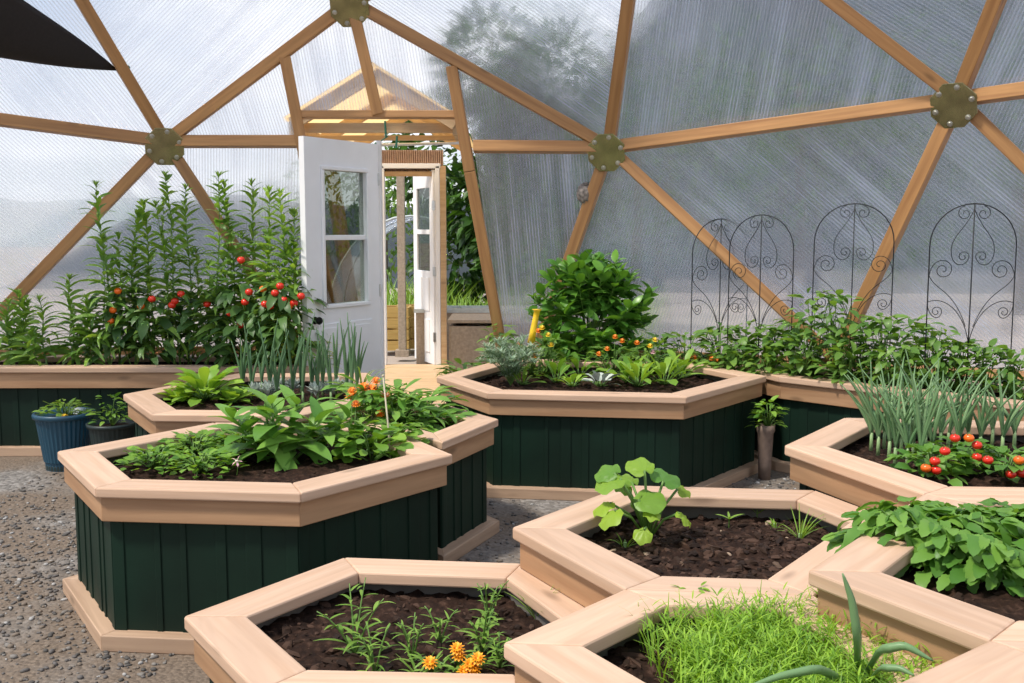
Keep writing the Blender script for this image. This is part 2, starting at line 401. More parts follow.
def noise2(x,y): return math.sin(x*31+1.3*math.sin(y*27))*math.sin(y*29+1.7*math.sin(x*23))*.5+.35*math.sin(x*71+y*53)*math.sin(y*67-x*41)
BEDS={}
brnd=random.Random(12)
def bed(key,P,z,label,soil_label,widths=.14,fas=.09,skip=(),soil_d=.07,chips=250,name='raised_planter',cat='planter',group='hexagonal raised planters',vis=None):
    P=[V(p) for p in P]; n=len(P); c=sum(P,V((0,0)))/n
    root=thing(name,label,cat,(c.x,c.y,0),0,group)
    W=widths if isinstance(widths,list) else [widths]*n
    q=inset(P,W); fo=inset(P,.02); fi=inset(P,.05); wo_=inset(P,.056); wi=inset(P,.082)
    bo=inset(P,-.004); bi=inset(P,.07)
    for i in range(n):
        j=(i+1)%n
        if i in skip: continue
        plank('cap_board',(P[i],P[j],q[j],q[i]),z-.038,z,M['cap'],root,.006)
    for i in range(n):
        j=(i+1)%n
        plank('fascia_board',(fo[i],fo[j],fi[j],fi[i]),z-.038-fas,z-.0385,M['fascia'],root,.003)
    # board-and-batten sides, one mesh
    mb=MB(); ml=MB(); wm=inset(P,.070); lx,ly=root.location.x,root.location.y
    for i in range(n):
        j=(i+1)%n
        mb.prism([(p.x-lx,p.y-ly) for p in (wo_[i],wo_[j],wm[j],wm[i])],.004,z-.04); ml.prism([(p.x-lx,p.y-ly) for p in (wm[i],wm[j],wi[j],wi[i])],.05,z-.041)
        e=wo_[j]-wo_[i]; ln=e.length; t=e/ln; nn=V((t.y,-t.x)); k=max(2,round(ln/.135)); 
        for s in range(k+1):
            u=.022+(ln-.044)*s/k+(brnd.uniform(-.03,.03) if 0<s<k else 0); hb=brnd.choice((.012,.02,.03)); hb=hb if 0<s<k else .022; a=wo_[i]+t*(u-hb)+nn*.005; b=wo_[i]+t*(u+hb)+nn*.005
            mb.prism([(p.x-lx,p.y-ly) for p in (a,b,b-nn*.02,a-nn*.02)],.004,z-.041)
    ml.build('inner_liner',M['liner'],root)
    mb.build('side_boards',M['green'],root,bevel=.003)
    if not any(key.startswith(k) for k in ('F',)):
        for i in range(n):
            j=(i+1)%n
            plank('base_board',(bo[i],bo[j],bi[j],bi[i]),0,.06,M['basewood'],root,.004)
    # soil
    zs=z-soil_d; S=wi; xs=[p.x for p in S]; ys=[p.y for p in S]; st=.022
    nx=int((max(xs)-min(xs))/st)+2; ny=int((max(ys)-min(ys))/st)+2; vs={};sm=MB()
    def vid(i,j):
        if (i,j) not in vs:
            x=min(xs)-st/2+i*st;y=min(ys)-st/2+j*st
            vs[(i,j)]=len(sm.v); sm.v.append(V((x,y,zs+.014*noise2(x,y)+.006*math.sin(x*190)*math.sin(y*170))))
        return vs[(i,j)]
    for i in range(nx):
        for j in range(ny):
            x=min(xs)+i*st;y=min(ys)+j*st
            if inpoly(x,y,S): sm.f.append((vid(i,j),vid(i+1,j),vid(i+1,j+1),vid(i,j+1)))
    # close the soil to a body: a slab beneath
    sm.prism([(p.x,p.y) for p in inset(S,.004)],zs-.08,zs-.03)
    so_=sm.build('soil',M['soil'],None,smooth=True); tag(so_,soil_label,'soil',kind='stuff')
    cm=MB(); r=random.Random(hash(key)%1000 if False else sum(map(ord,key)))
    k=0
    while k<chips:
        x=r.uniform(min(xs),max(xs));y=r.uniform(min(ys),max(ys))
        if not inpoly(x,y,inset(S,.02)): k+=.2; continue
        sz=r.choice((.005,.007,.009,.012,.02)); rot=Matrix.Rotation(r.uniform(0,6),3,'Z')@Matrix.Rotation(r.uniform(-.6,.6),3,'X')
        k0=len(cm.v); cm.ball((0,0,0),sz*.8,5,4,(r.uniform(.8,2.0),r.uniform(.4,1),r.uniform(.35,.8)),rot); o3=V((x,y,zs+.014*noise2(x,y)+sz*.1)); k+=1
        for q_ in range(k0,len(cm.v)): cm.v[q_]=cm.v[q_]*r.uniform(.6,1.35)+o3
    o=cm.build('crumbs',M['chip'],so_)
    o['kind']='stuff'
    BEDS[key]=(P,z,zs,wi); return root
bed('F1',[(-.884,2.65),(-.575,2.2),(.03,2.17),(.262,2.59),(.03,3.09),(-.533,3.15)],.470,
    'lowest foreground planter, holding marigolds and thin seedlings','dark soil under the marigold seedlings',[.14,.12,.08,.10,.14,.14],chips=500,soil_d=.075)
bed('F2',[(0,3.04),(.287,2.5),(.75,2.455),(1.215,3.08),(1.06,3.49),(.4,3.56)],.60,
    'pale hexagonal planter with one squash plant in mostly bare soil','chunky bare soil around the squash plant',[.14,.11,.14,.14,.14,.14],chips=1500,soil_d=.085)
bed('F3',[(-.02,2.16),(.27,1.70),(.62,1.60),(.945,1.97),(.75,2.455),(.287,2.5)],.60,
    'foreground planter overgrown with bright green carrot-like seedlings','dark soil beside the bright seedling patch',[.14,.14,.14,.14,.10,.14],chips=500,soil_d=.085)
bed('F4',[(.694,2.32),(.93,1.91),(1.65,1.86),(2.1,2.4),(1.95,2.98),(1.247,3.02)],.71,
    'planter filled by a sprawling bush of toothed leaves','shaded soil under the toothed-leaf bush',[.14,.11,.14,.14,.10,.14],chips=120)
bed('F5',[(1.01,3.72),(1.247,3.02),(1.95,2.98),(2.5,3.55),(2.2,4.2),(1.414,4.285)],.71,
    'planter with green onions and ripe red strawberries','soil between the onions and strawberries',[.14,.10,.14,.14,.14,.14],chips=200)
bed('F6',[(.93,1.91),(.58,1.645),(.80,1.2),(1.45,1.15),(1.8,1.5),(1.65,1.86)],.71,
    'planter cut off by the bottom corner, only its rim visible','soil of the planter in the bottom corner',[.14,.14,.14,.14,.14,.11],chips=40)
bed('L1',[(-1.87,4.12),(-1.47,3.52),(-.73,3.45),(-.24,4.06),(-.62,4.72),(-1.41,4.76)],.60,
    'large green-sided planter with a big broad-leaved plant, nearest the gravel path','soil under the broad-leaved plant',chips=350)
bed('LG',[(-.307,4.42),(-.066,4.98),(-.40,5.47),(-.56,5.42),(-.91,4.87),(-.62,4.82)],.575,
    'narrow planter of orange calendula wedged between two larger planters','soil under the calendula',[.14,.14,.14,.14,.12,.09],chips=150)
bed('L2',[(-2.16,5.6),(-1.78,4.97),(-1.05,4.93),(-.66,5.58),(-.92,6.46),(-1.74,6.44)],.60,
    'planter of tall onions and leafy chard in front of the white door','soil under the chard and onions',chips=200)
bed('M',[(-.47,6.28),(-.14,5.64),(.95,5.49),(1.59,6.31),(1.25,6.99),(-.05,7.2)],.60,
    'long central green planter with silvery artemisia and marigolds','soil in the central planter',chips=500,soil_d=.075)
bed('L3',[(-4.6,7.40),(-4.6,6.70),(-1.35,6.72),(-1.35,7.42)],.60,'long wall planter of tomatoes and tall leafy stems','soil below the tall stems and tomatoes',
    .13,.105,chips=300,soil_d=.05,name='wall_planter',group='wall planters')
bed('R3',[(1.66,6.29),(3.05,4.89),(3.53,5.36),(2.13,6.74),(1.38,7.10)],.60,'wall planter of bean plants and iron trellises','soil below the bean plants',
    .13,.105,chips=300,soil_d=.05,name='wall_planter',group='wall planters')
# ------------------------------------------------------------------ dome
nd={k:onsph(*p) for k,p in dict(N1=(166,143),N2=(352,3),N3=(610,149),N4=(960,101),N5=(649,-141),N6=(-4,-141),N7=(1056,-141),N8=(1370,44),N0=(-330,78)).items()}
nd['B0']=aty(-36,358,7.36); nd['B1']=aty(300,351.5,7.72); nd['B2']=aty(540,350.5,7.70); nd['B3']=aty(837,366,6.86); nd['B4']=aty(1255,394,5.62); nd['BM']=atz(-420,372,.6)
for k in ('B0','B1','B2','B3','B4','BM'): nd[k].z=.62
def onplane(px,py,a,b,c):
    nn=(b-a).cross(c-a); d=ray(px,py); return CAM+d*((a-CAM).dot(nn)/d.dot(nn))
dp=lambda px,py: onplane(px,py,nd['N1'],nd['N2'],nd['N3'])
def outn(p): return (p-SC_).normalized()
tn=[0]
def strut(a,b,label,w=.078,h=.10,ta=.0,tb=.0):
    a=V(a);b=V(b); t=(b-a).normalized(); a=a+t*ta; b=b-t*tb; mid=(a+b)/2; n=(mid-SC_-V((.5,0,2.3))).normalized(); sd=t.cross(n).normalized(); n=sd.cross(t).normalized()
    Ln=(b-a).length; Rm=Matrix((t,sd,n)).transposed(); c=mid-n*(h/2+.004)
    mb=MB(); mb.box((0,0,0),(Ln,w,h)); tn[0]+=1
    o=mb.build('trim_%d'%tn[0],M['strut'],bevel=.004); o.matrix_world=Matrix.Translation(c)@Rm.to_4x4()
    return tag(o,label,'timber strut',kind='structure')
HUBN={'N1':'above the tall tomato stems','N2':'above the porch gable','N3':'above the round bush','N4':'above the iron trellises'}
E_=[('N1','N2'),('N1','N6'),('N1','N0'),('N1','B0'),('N1','B1'),('N2','N3'),('N2','N5'),('N2','N6'),('N3','N5'),('N3','N4'),('N3','B2'),('N3','B3'),('N4','N5'),('N4','N7'),('N4','N8'),('N4','B3'),('N4','B4'),('N0','B0'),('N0','N6'),('N5','N7'),('N7','N8'),('N8','B4'),('N0','BM')]
WH={'N1':'hub above the tomatoes','N2':'hub over the porch','N3':'hub over the bush','N4':'hub over the trellises','N0':'far end of the tomato bed','N5':'dome top','N6':'dome top by the sail','N7':'upper dome','N8':'dome side','B0':'sill at the tomato bed end','B1':'sill beside the door','B2':'sill behind the bush','B3':'sill behind the trellises','B4':'sill past the trellises','BM':'sill beyond the tomato bed'}
for a,b in E_: strut(nd[a],nd[b],'orange timber strut from %s to %s'%(WH[a],WH[b]),ta=.05 if a[0]=='N' else 0,tb=.05 if b[0]=='N' else 0)
for a,b in (('B0','B1'),('B2','B3'),('B3','B4'),('BM','B0')):
    strut(nd[a]+V((0,0,-.02)),nd[b]+V((0,0,-.02)),'timber sill running from %s to %s'%(WH[a],WH[b]),.06,.05)
# door bay timbers
lt,rt=dp(285,57),dp(452,66)
lb,rb=aty(338,353,7.66),aty(503,352,7.66)
lm,rm=dp(303,150),dp(470,170)
strut(lt,lm,'slanting timber stud beside the white door, upper length'); strut(lm,lb,'slanting timber stud hidden behind the white door')
strut(rt,rm,'slanting timber stud over the porch opening, upper length'); strut(rm,rb,'slanting timber stud between porch opening and bush')
hl,hr=dp(300,116),dp(459,116)
strut(hl,hr,'horizontal timber header over the doorway',.05,.085)
strut(nd['N2'],dp(378,114),'short timber cripple between hub and door header',ta=.05)
strut(nd['N1'],dp(300,143),'short timber strut from tomato hub to door stud',ta=.05); strut(dp(474,148),nd['N3'],'short timber strut from porch stud to bush hub',tb=.05)
def panel(pts,ang,label):
    pts=[V(p) for p in pts]; c=sum(pts,V())/len(pts); n=(pts[1]-pts[0]).cross(pts[2]-pts[0]).normalized()
    if n.dot(outn(c))<0: n=-n; pts=pts[::-1]
    k=len(pts); mb=MB(); mb.add([p+n*.001 for p in pts]+[p+n*.011 for p in pts],[tuple(range(k-1,-1,-1)),tuple(range(k,2*k))]+[(i,(i+1)%k,k+(i+1)%k,k+i) for i in range(k)])
    panel.i+=1
    o=mb.build('window_%d'%panel.i,M['poly']); tag(o,label,'dome panel',kind='structure')
    # u axis: across the flutes, as seen from inside
    hx=Z.cross(n).normalized(); vy=n.cross(hx); hx=-hx if hx.x<0 else hx
    fl=hx*math.cos(ang)+vy*math.sin(ang); ac=n.cross(fl)
    uv=o.data.uv_layers.new(name='UVMap')
    for lp in o.data.loops:
        p=o.data.vertices[lp.vertex_index].co; uv.data[lp.index].uv=(p.dot(ac)+panel.i*1.37,p.dot(fl)+panel.i*.77)
panel.i=0
g=nd; r_=math.radians
TRI=[('N0','N6','N1',130,'beside the black sail'),('N6','N2','N1',45,'clouded triangle above the tomato hub'),('N2','N5','N3',-38,'above the porch, sloping to the bush hub'),('N5','N4','N3',75,'dark triangle above the bush and trellis hubs'),
 ('N5','N7','N4',-38,'top triangle over the trellis hub'),('N7','N8','N4',60,'topmost at the frame edge'),('N8','B4','N4',60,'past the trellis hub'),('N4','B4','B3',-42,'behind the last trellis'),('N4','B3','N3',-42,'behind the middle trellises'),
 ('N3','B3','B2',72,'behind the round bush'),('N0','N1','B0',135,'over the end of the tomato bed'),('N1','B1','B0',130,'behind the tall stems'),('N0','B0','BM',135,'beyond the end of the tomato bed')]
for a,b,c,an,lab in TRI: panel((g[a],g[b],g[c]),r_(an),'translucent ribbed panel '+lab)
panel((g['N1'],lt,dp(300,143)),r_(105),'translucent ribbed panel between tomato hub and door stud')
panel((lt,g['N2'],rt,dp(459,112),dp(300,112)),r_(98),'translucent ribbed panel over the door header')
panel((rt,g['N3'],dp(474,147)),r_(98),'small translucent ribbed panel beside the porch gable')
panel((dp(474,148),g['N3'],g['B2'],rb),r_(95),'translucent ribbed panel between porch stud and bush')
panel((g['N1'],dp(300,144),lb,g['B1']),r_(85),'translucent ribbed panel beside the white door')
# foundation
for a,b in (('B0','B1'),('B2','B3'),('B3','B4'),('BM','B0')):
    A,B=g[a],g[b]; t=(B-A).normalized(); n=outn((A+B)/2); n.z=0; n.normalize(); mb=MB()
    mb.prism([(p.x,p.y) for p in (A,B,B+n*.06,A+n*.06)],0,.60); foundation=getattr(bed,'fi',0)+1; bed.fi=foundation
    tag(mb.build('wall_foundation_%d'%foundation,M['green']),'low green foundation wall below the sill from %s'%WH[a],'wall',kind='structure')
# hub plates
for k,lab in HUBN.items():
    p=g[k]; n=-outn(p); c=p+n*.128
    root=thing('hub_plate','olive octagonal metal hub plate '+lab,'bracket',c,0,'hub plates'); q=n.to_track_quat('Z','Y'); root.rotation_mode='QUATERNION'; root.rotation_quaternion=q
    mb=MB(); mb.prism([(.142*math.cos(PI/8+i*PI/4),.142*math.sin(PI/8+i*PI/4)) for i in range(8)],-.003,.004); mb.build('plate',M['plate'],root,bevel=.002)
    for i in range(6):
        mb=MB(); a=i*PI/3+.3; mb.lathe([(0.001,.016),(.009,.016),(.012,.011),(.012,.006),(.017,.0055),(.017,.0035)],10,(.108*math.cos(a),.108*math.sin(a),0)); mb.build('bolt',M['bolt'],root,smooth=False)
    mb=MB(); mb.prism([(.09*math.cos(i*PI/3),.09*math.sin(i*PI/3)) for i in range(6)],-.115,-.004); mb.build('core',M['black'],root)
# wasp nest
p=onsph(588,191)+(-outn(onsph(588,191)))*.10
root=thing('paper_nest','grey papery lump stuck on the strut below the bush hub','nest',p)
mb=MB(); mb.ball((0,0,0),.062,14,10,(1,.8,1.25))
for v in mb.v: v*=1+.10*math.sin(v.x*140)*math.sin(v.z*120)+.06*math.sin(v.z*260)
mb.build('shell',M['nest'],root,smooth=True); mb=MB(); mb.lathe([(.018,0),(.022,.012),(.012,.02)],10,(.0,-.02,.06)); mb.build('collar',M['nest'],root,smooth=True)
# shade sail
def sail():
    root=thing('shade_sail','black shade cloth stretched to a point on a dome strut','shade sail',onsph(119,67)-outn(onsph(119,67))*.1)
    tip=root.location.copy()
    def sheet(A,B,sag,name):
        mb=MB(); n=14; vs=[];fs=[]
        for i in range(n+1):
            t=i/n
            for j in range(n+1):
                s=j/n; e0=A*t; e1=B*t
                # concave edges
                p=e0.lerp(e1,s); pull=4*t*(1-t)*.0
                p=p+V((0,0,-sag*math.sin(PI*t)*math.sin(PI*s)*.5)); 
                p=p*(1) ; vs.append(p+(e0.lerp(e1,.5)-p)*(.28*math.sin(PI*t)*abs(2*s-1)))
        for i in range(n):
            for j in range(n):
                a=i*(n+1)+j; fs.append((a,a+1,a+n+2,a+n+1))
        mb.add(vs,fs); return mb.build(name,M['sail'],root,smooth=True,solid=.004)
    A=aty(-130,-160,5.2)-tip; B=aty(-260,52,5.6)-tip
    sheet(A,B,.25,'cloth')
    mb=MB(); mb.tube([V((0,0,0)),V((.06,.05,.03))],.012,6); mb.build('corner_strap',M['strap'],root)
sail()
# ------------------------------------------------------------------ doors
hp=V((-.985,7.46)); fp=V((-1.385,6.80))
dv=(fp-hp); DW=dv.length; da=math.atan2(dv.y,dv.x)
root=thing('door_1','white half-glazed door standing open beside the tomatoes','door',(hp.x,hp.y,.07),da,None,'structure'); DH=2.05
def doorleaf(root,W,H,T,g0,g1,panels,split=True):
    # frame: stiles, rails as one leaf mesh
    mb=MB(); xs=(.0,g0[0],g1[0],W)
    mb.box((g0[0]/2,0,H/2),(g0[0],T,H)); mb.box(((g1[0]+W)/2,0,H/2),(W-g1[0],T,H))
    mb.box(((g0[0]+g1[0])/2,0,g0[1]/2),(g1[0]-g0[0]-.0005,T,g0[1])); mb.box(((g0[0]+g1[0])/2,0,(g1[1]+H)/2),(g1[0]-g0[0]-.0005,T,H-g1[1]))
    mb.build('leaf',M['white'],root)
    zm=(g0[1]+g1[1])/2
    for s in (-1,1):
        mb=MB(); y=s*(T/2+.008); b=.028
        mb.box(((g0[0]+g1[0])/2,y,g0[1]-b/2),(g1[0]-g0[0]+2*b,.018,b)); mb.box(((g0[0]+g1[0])/2,y,g1[1]+b/2),(g1[0]-g0[0]+2*b,.018,b))
        mb.box((g0[0]-b/2,y,zm),(b,.018,g1[1]-g0[1])); mb.box((g1[0]+b/2,y,zm),(b,.018,g1[1]-g0[1])); mb.build('glazing_bead',M['white'],root,bevel=.006)
    mb=MB(); mb.box(((g0[0]+g1[0])/2,0,zm),(g1[0]-g0[0],T+.004,.035)); mb.build('meeting_rail',M['white'],root,bevel=.004)
    for a,b in ((g0[1],zm-.0175),(zm+.0175,g1[1])):
        mb=MB(); mb.box(((g0[0]+g1[0])/2,0,(a+b)/2),(g1[0]-g0[0],.006,b-a)); mb.build('pane',M['glass'],root)
    for x0,x1,z0,z1 in panels:
        for s in (-1,1):
            mb=MB(); y=s*(T/2+.003); mb.box(((x0+x1)/2,y,(z0+z1)/2),(x1-x0,.010,z1-z0)); mb.box(((x0+x1)/2,y+s*.006,(z0+z1)/2),(x1-x0-.06,.008,z1-z0-.06)); mb.build('raised_panel',M['white'],root,bevel=.006)
doorleaf(root,DW,DH,.045,(.15,.93),(DW-.18,1.84),[(.10,.36,.2,.80),(.43,DW-.1,.2,.80)])
mb=MB(); 
for s in (-1,1): mb.lathe([(.001,.055),(.02,.055),(.027,.042),(.024,.03),(.012,.024),(.012,.008),(.026,.006),(.026,.0)],14)
k=mb.build('door_knob',M['iron'],root,smooth=True,loc=(DW-.07,.023,.83),rot=(-PI/2,0,0))
mb=MB(); mb.lathe([(.001,.055),(.02,.055),(.027,.042),(.024,.03),(.012,.024),(.012,.008),(.026,.006),(.026,.0)],14)
mb.build('door_knob',M['iron'],root,smooth=True,loc=(DW-.07,-.023,.83),rot=(PI/2,0,0))
for z in (.25,1.0,1.8):
    mb=MB(); mb.box((0,0,z),(.012,.06,.09)); mb.build('hinge',M['bolt'],root,bevel=.002)
# hinge post (jamb)
mb=MB(); mb.box((hp.x+.02,hp.y+.06,1.08),(.03,.07,2.14)); tag(mb.build('trim_90',M['white']),'white door jamb post behind the hinged edge','door frame',kind='structure')
# second doorway at the far end of the porch
YF=10.9
fl_=aty(383,360,YF).x; fr_=aty(441,360,YF).x; ft=aty(400,171,YF).z
root=thing('door_2','white far doorway at the end of the porch with open leaf','door',(fr_,YF,.05),0,None,'structure')
mb=MB(); wdt=fr_-fl_
mb.box((-.02,0,ft/2),(.045,.1,ft)); mb.box((-wdt+.02,0,ft/2),(.045,.1,ft)); mb.box((-wdt/2,0,ft+.0),(wdt+.02,.1,.05)); mb.build('frame',M['white'],root,bevel=.004)
mb=MB(); mb.box((.035,0,ft/2),(.06,.09,ft)); mb.build('trim_post',M['doorwood'],root)
lf=bpy.data.objects.new('door_leaf',None); COL.objects.link(lf); lf.parent=root; lf.location=(-.05,-.03,.02); lf.rotation_euler=(0,0,math.radians(180-66))
def dl2(par,W,H,T):
    o=[]
    mb=MB(); mb.box((.06,0,H/2),(.12,T,H)); mb.box((W-.06,0,H/2),(.12,T,H)); mb.box((W/2,0,.5),(W-.24,T*.98,1.0)); mb.box((W/2,0,H-.09),(W-.24,T*.98,.18)); mb.box((W/2,0,1.42),(W-.24,T,.05))
    for x in (W*.32,W*.68):
        for z,h in ((.3,.36),(.75,.36)): mb.box((x,0,z),(W*.24,T+.02,h))
    mb.build('leaf',M['white'],par,bevel=.004)
    mb=MB(); mb.box((W/2,0,1.44),(W-.24,.006,.9)); mb.build('pane',M['glass'],par)
    mb=MB()
    for z in (.3,1.0,1.7): mb.box((0,.0,z),(.02,.06,.1))
    mb.build('hinge',M['bolt'],par)
dl2(lf,.66,ft-.06,.042)
# ------------------------------------------------------------------ porch
Y0=7.86
root=thing('porch_roof','gabled timber porch roof with amber sheets outside the doorway','porch roof',(aty(375,200,Y0).x,Y0,0))
bx=root.location.x
pk=aty(376,74,Y0).z; ev=aty(445,120,Y0).z; hw=.62; 
YB=10.6
for yy in (0.0,1.3,YB-Y0-.1):
    for s in (-1,1):
        a=V((0,yy,pk));b=V((s*hw*1.0,yy,ev-.03)); mb=MB(); t=(b-a).normalized(); n=V((0,1,0)).cross(t); mid=(a+b)/2
        mb.box((0,0,0),((b-a).length,.045,.10)); o=mb.build('rafter',M['doorwood'],root,bevel=.003); o.matrix_local=Matrix.Translation(mid)@Matrix((t,V((0,1,0)),t.cross(V((0,1,0))))).transposed().to_4x4()
for s in (-1,1):
    mb=MB(); nn=26; vs=[];fs=[]
    for i in range(nn+1):
        for j in (0,1):
            t=j; y=-.05+(YB-Y0+.1)*i/nn; zz=.07+.012*math.cos(PI*i)
            vs.append((s*hw*1.08*t,y,pk+(ev-.05-pk)*t*1.05+zz))
    for i in range(nn): a=2*i; fs.append((a,a+1,a+3,a+2))
    mb.add(vs,fs); mb.build('roof_sheet',M['amber'],root,solid=.004)
for x in (-hw,hw):
    mb=MB(); mb.box((x,(YB-Y0)/2,ev-.06),(.05,YB-Y0,.1)); mb.build('eave_beam',M['doorwood'],root,bevel=.003)
for yy,zz,h in ((.10,aty(380,128,Y0+.1).z,.075),(.45,aty(380,138,Y0+.45).z,.04)):
    mb=MB(); mb.box((0,yy,zz),(2*hw+.08,.04,h)); mb.build('tie_beam',M['doorwood'],root,bevel=.003)
mb=MB(); p0=aty(378,145,Y0+.3); p1=aty(462,143,Y0+.3); mb.tube([p0-root.location,p1-root.location],.011,8); mb.build('rail_pipe',M['pipe'],root,smooth=True)
# corrugated panel above the far doorway
root=thing('corrugated_panel','brown corrugated sheet fixed above the far doorway','panel',(bx,YF+.04,0))
a=aty(378,176,YF+.04);b=aty(443,150,YF+.04); mb=MB(); n=60
vs=[];fs=[]
for i in range(n+1):
    x=a.x+(b.x-a.x)*i/n-bx
    for z in (a.z,b.z): vs.append((x,.012*(1 if i%2 else -1),z))
for i in range(n): k=2*i; fs.append((k,k+2,k+3,k+1))
mb.add(vs,fs); mb.build('sheet',M['brownsheet'],root,solid=.003)
mb=MB(); mb.box(((a.x+b.x)/2-bx,-.03,a.z+.02),(b.x-a.x,.03,.05)); mb.build('batten',M['doorwood'],root)
# straps
for pts,lab in ((((385,121),(386,137)),'green strap hanging from the porch beam'),(((397,136),(396,148)),'short green strap below the porch beam'),(((388,136),(378,143),(366,147)),'slanting green cord above the open door')):
    q=[aty(x,y,Y0+.02-.1*i*0) for i,(x,y) in enumerate(pts)]; c=q[0]; mb=MB(); mb.tube([p-c for p in q],.009 if len(q)==2 else .005,6)
    tag(mb.build('green_strap',M['strap'],loc=c),lab,'strap',group='green straps')
# porch floor
mb=MB(); 
for i in range(12): mb.box((bx+.05,7.72+.05+i*.275,.035),(1.5,.265,.07))
tag(mb.build('floor_porch',M['doorwood'],bevel=.004),'pale plank floor of the porch','floor',kind='structure')
# planter box right of porch, outside
root=thing('garden_box','weathered board garden box outside the porch','box',(aty(470,340,9.5).x+.30,9.8,0))
bw=.95;bd=.7;bh=.68
for s,(sx,sy,x,y) in enumerate(((bw,.04,0,-bd/2),(bw,.04,0,bd/2),(.04,bd,-bw/2,0),(.04,bd,bw/2,0))):
    mb=MB(); mb.box((x,y,bh/2-.03),(sx,sy,bh-.06)); mb.build('side_panel',M['stone'],root)
mb=MB(); mb.box((0,0,bh-.015),(bw+.06,bd+.06,.03)); mb.build('lid',M['stone'],root,bevel=.004)
root=thing('trough','long pale metal trough behind the garden box','trough',(aty(470,310,11).x+.6,11.4,0))
mb=MB(); mb.prism([(-1.2,-.25),(1.2,-.25),(1.2,.25),(-1.2,.25)],0,.62); mb.build('body',M['stone'],root); mb=MB()
for y in (-.26,.26): mb.box((0,y,.63),(2.44,.03,.04))
mb.build('rim',M['hoop'],root)
# polytunnel beyond the far doorway
root=thing('poly_tunnel','pale hoop tunnel seen through the far doorway','tunnel',(-1.7,17.2,0))
for yy in (0,1.5,3):
    mb=MB(); mb.tube([(1.4*math.cos(PI*i/16),yy,1.75*math.sin(PI*i/16)) for i in range(17)],.02,6); mb.build('hoop',M['hoop'],root,smooth=True)
mb=MB(); vs=[];fs=[]
for i in range(17):
    for y in (0,3): vs.append((1.42*math.cos(PI*i/16),y,1.77*math.sin(PI*i/16)))
for i in range(16): fs.append((2*i,2*i+1,2*i+3,2*i+2))
mb.add(vs,fs); o=mb.build('film',M['film'],root,smooth=True,solid=.003)
# wood post and crates beyond far door
q=aty(402,300,12.2)
root=thing('timber_post','slim brown timber post standing behind the far doorway','post',(q.x,12.2,0)); mb=MB(); mb.box((0,0,1.2),(.09,.09,2.4)); mb.build('shaft',M['stone'],root,bevel=.004); mb=MB(); mb.box((0,0,.04),(.16,.16,.08)); mb.build('foot',M['stone'],root)
M['crate']=wood('yellow_crate',(.50,.33,.10),(.36,.22,.06))
for i,(px,yy,lab) in enumerate(((394,12.9,'yellow wooden crate against the slim post'),(414,13.1,'yellow wooden crate past the slim post'))):
    q=aty(px,340,yy); root=thing('crate',lab,'crate',(q.x,yy,0),.1*i,'yellow crates')
    for k in range(4):
        mb=MB(); mb.box((0,-.2,.07+k*.14),(.42,.03,.12)); mb.box((0,.2,.07+k*.14),(.42,.03,.12)); mb.box((-.2,0,.07+k*.14),(.03,.4,.12)); mb.box((.2,0,.07+k*.14),(.03,.4,.12)); mb.build('slat_course',M['crate'],root,bevel=.003)
# ------------------------------------------------------------------ trees and meadow plants outside
def tree(x,y,h,rad,n,label,mat,seed,z0=.25,lf=.16):
    r=random.Random(seed); root=thing('tree',label,'tree',(x,y,-.06),0,'trees outside'); mb=MB()
    mb.tube([(0,0,0),(.05,.02,h*.4),(0,.05,h*.75)],lambda t:.14*(1-.6*t),8); mb.build('trunk',M['bark'],root,smooth=True)
    mb=MB(); blobs=[]
    for k in range(14):
        a=r.uniform(0,2*PI); rr=rad*r.uniform(.2,.75); blobs.append((V((rr*math.cos(a),rr*math.sin(a),h*r.uniform(z0,.92))),rad*r.uniform(.3,.55)))
    for k in range(n):
        c,br=r.choice(blobs); d=V((r.gauss(0,1),r.gauss(0,1),r.gauss(0,1))).normalized(); p=c+d*br*r.uniform(.75,1.05)
        mb.leaf(p,(d+V((r.uniform(-.6,.6),r.uniform(-.6,.6),r.uniform(-.9,.3)))),lf*r.uniform(.7,1.3),lf*.6,.5,.2,2,'ovate',r.uniform(-1,1))
    mb.build('foliage',mat,root)
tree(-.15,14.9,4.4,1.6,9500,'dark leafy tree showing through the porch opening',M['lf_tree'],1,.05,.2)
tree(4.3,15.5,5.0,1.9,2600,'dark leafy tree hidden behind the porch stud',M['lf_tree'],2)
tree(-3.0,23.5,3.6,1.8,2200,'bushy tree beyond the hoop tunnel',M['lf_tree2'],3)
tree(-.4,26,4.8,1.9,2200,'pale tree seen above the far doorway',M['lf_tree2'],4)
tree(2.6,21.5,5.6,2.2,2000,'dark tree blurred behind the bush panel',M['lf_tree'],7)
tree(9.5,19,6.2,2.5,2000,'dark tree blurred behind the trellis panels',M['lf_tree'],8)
def meadow(x0,x1,y0,y1,n,label,seed,h=.5,z=0):
    r=random.Random(seed); mb=MB()
    for k in range(n):
        x=r.uniform(x0,x1);y=r.uniform(y0,y1); a=r.uniform(0,2*PI); mb.leaf((x,y,z),(math.cos(a)*.35,math.sin(a)*.35,1),h*r.uniform(.5,1.2),.035,.7,.2,3,'lance')
    return tag(mb.build('tall_grass',M['lf_seed']),label,'grass',kind='stuff')
meadow(-.75,1.6,11.9,13.4,1500,'tall light green grass behind the garden box',3,.75)
meadow(-1.9,-.9,13.6,15,500,'light green grass beyond the far doorway',4,.9)
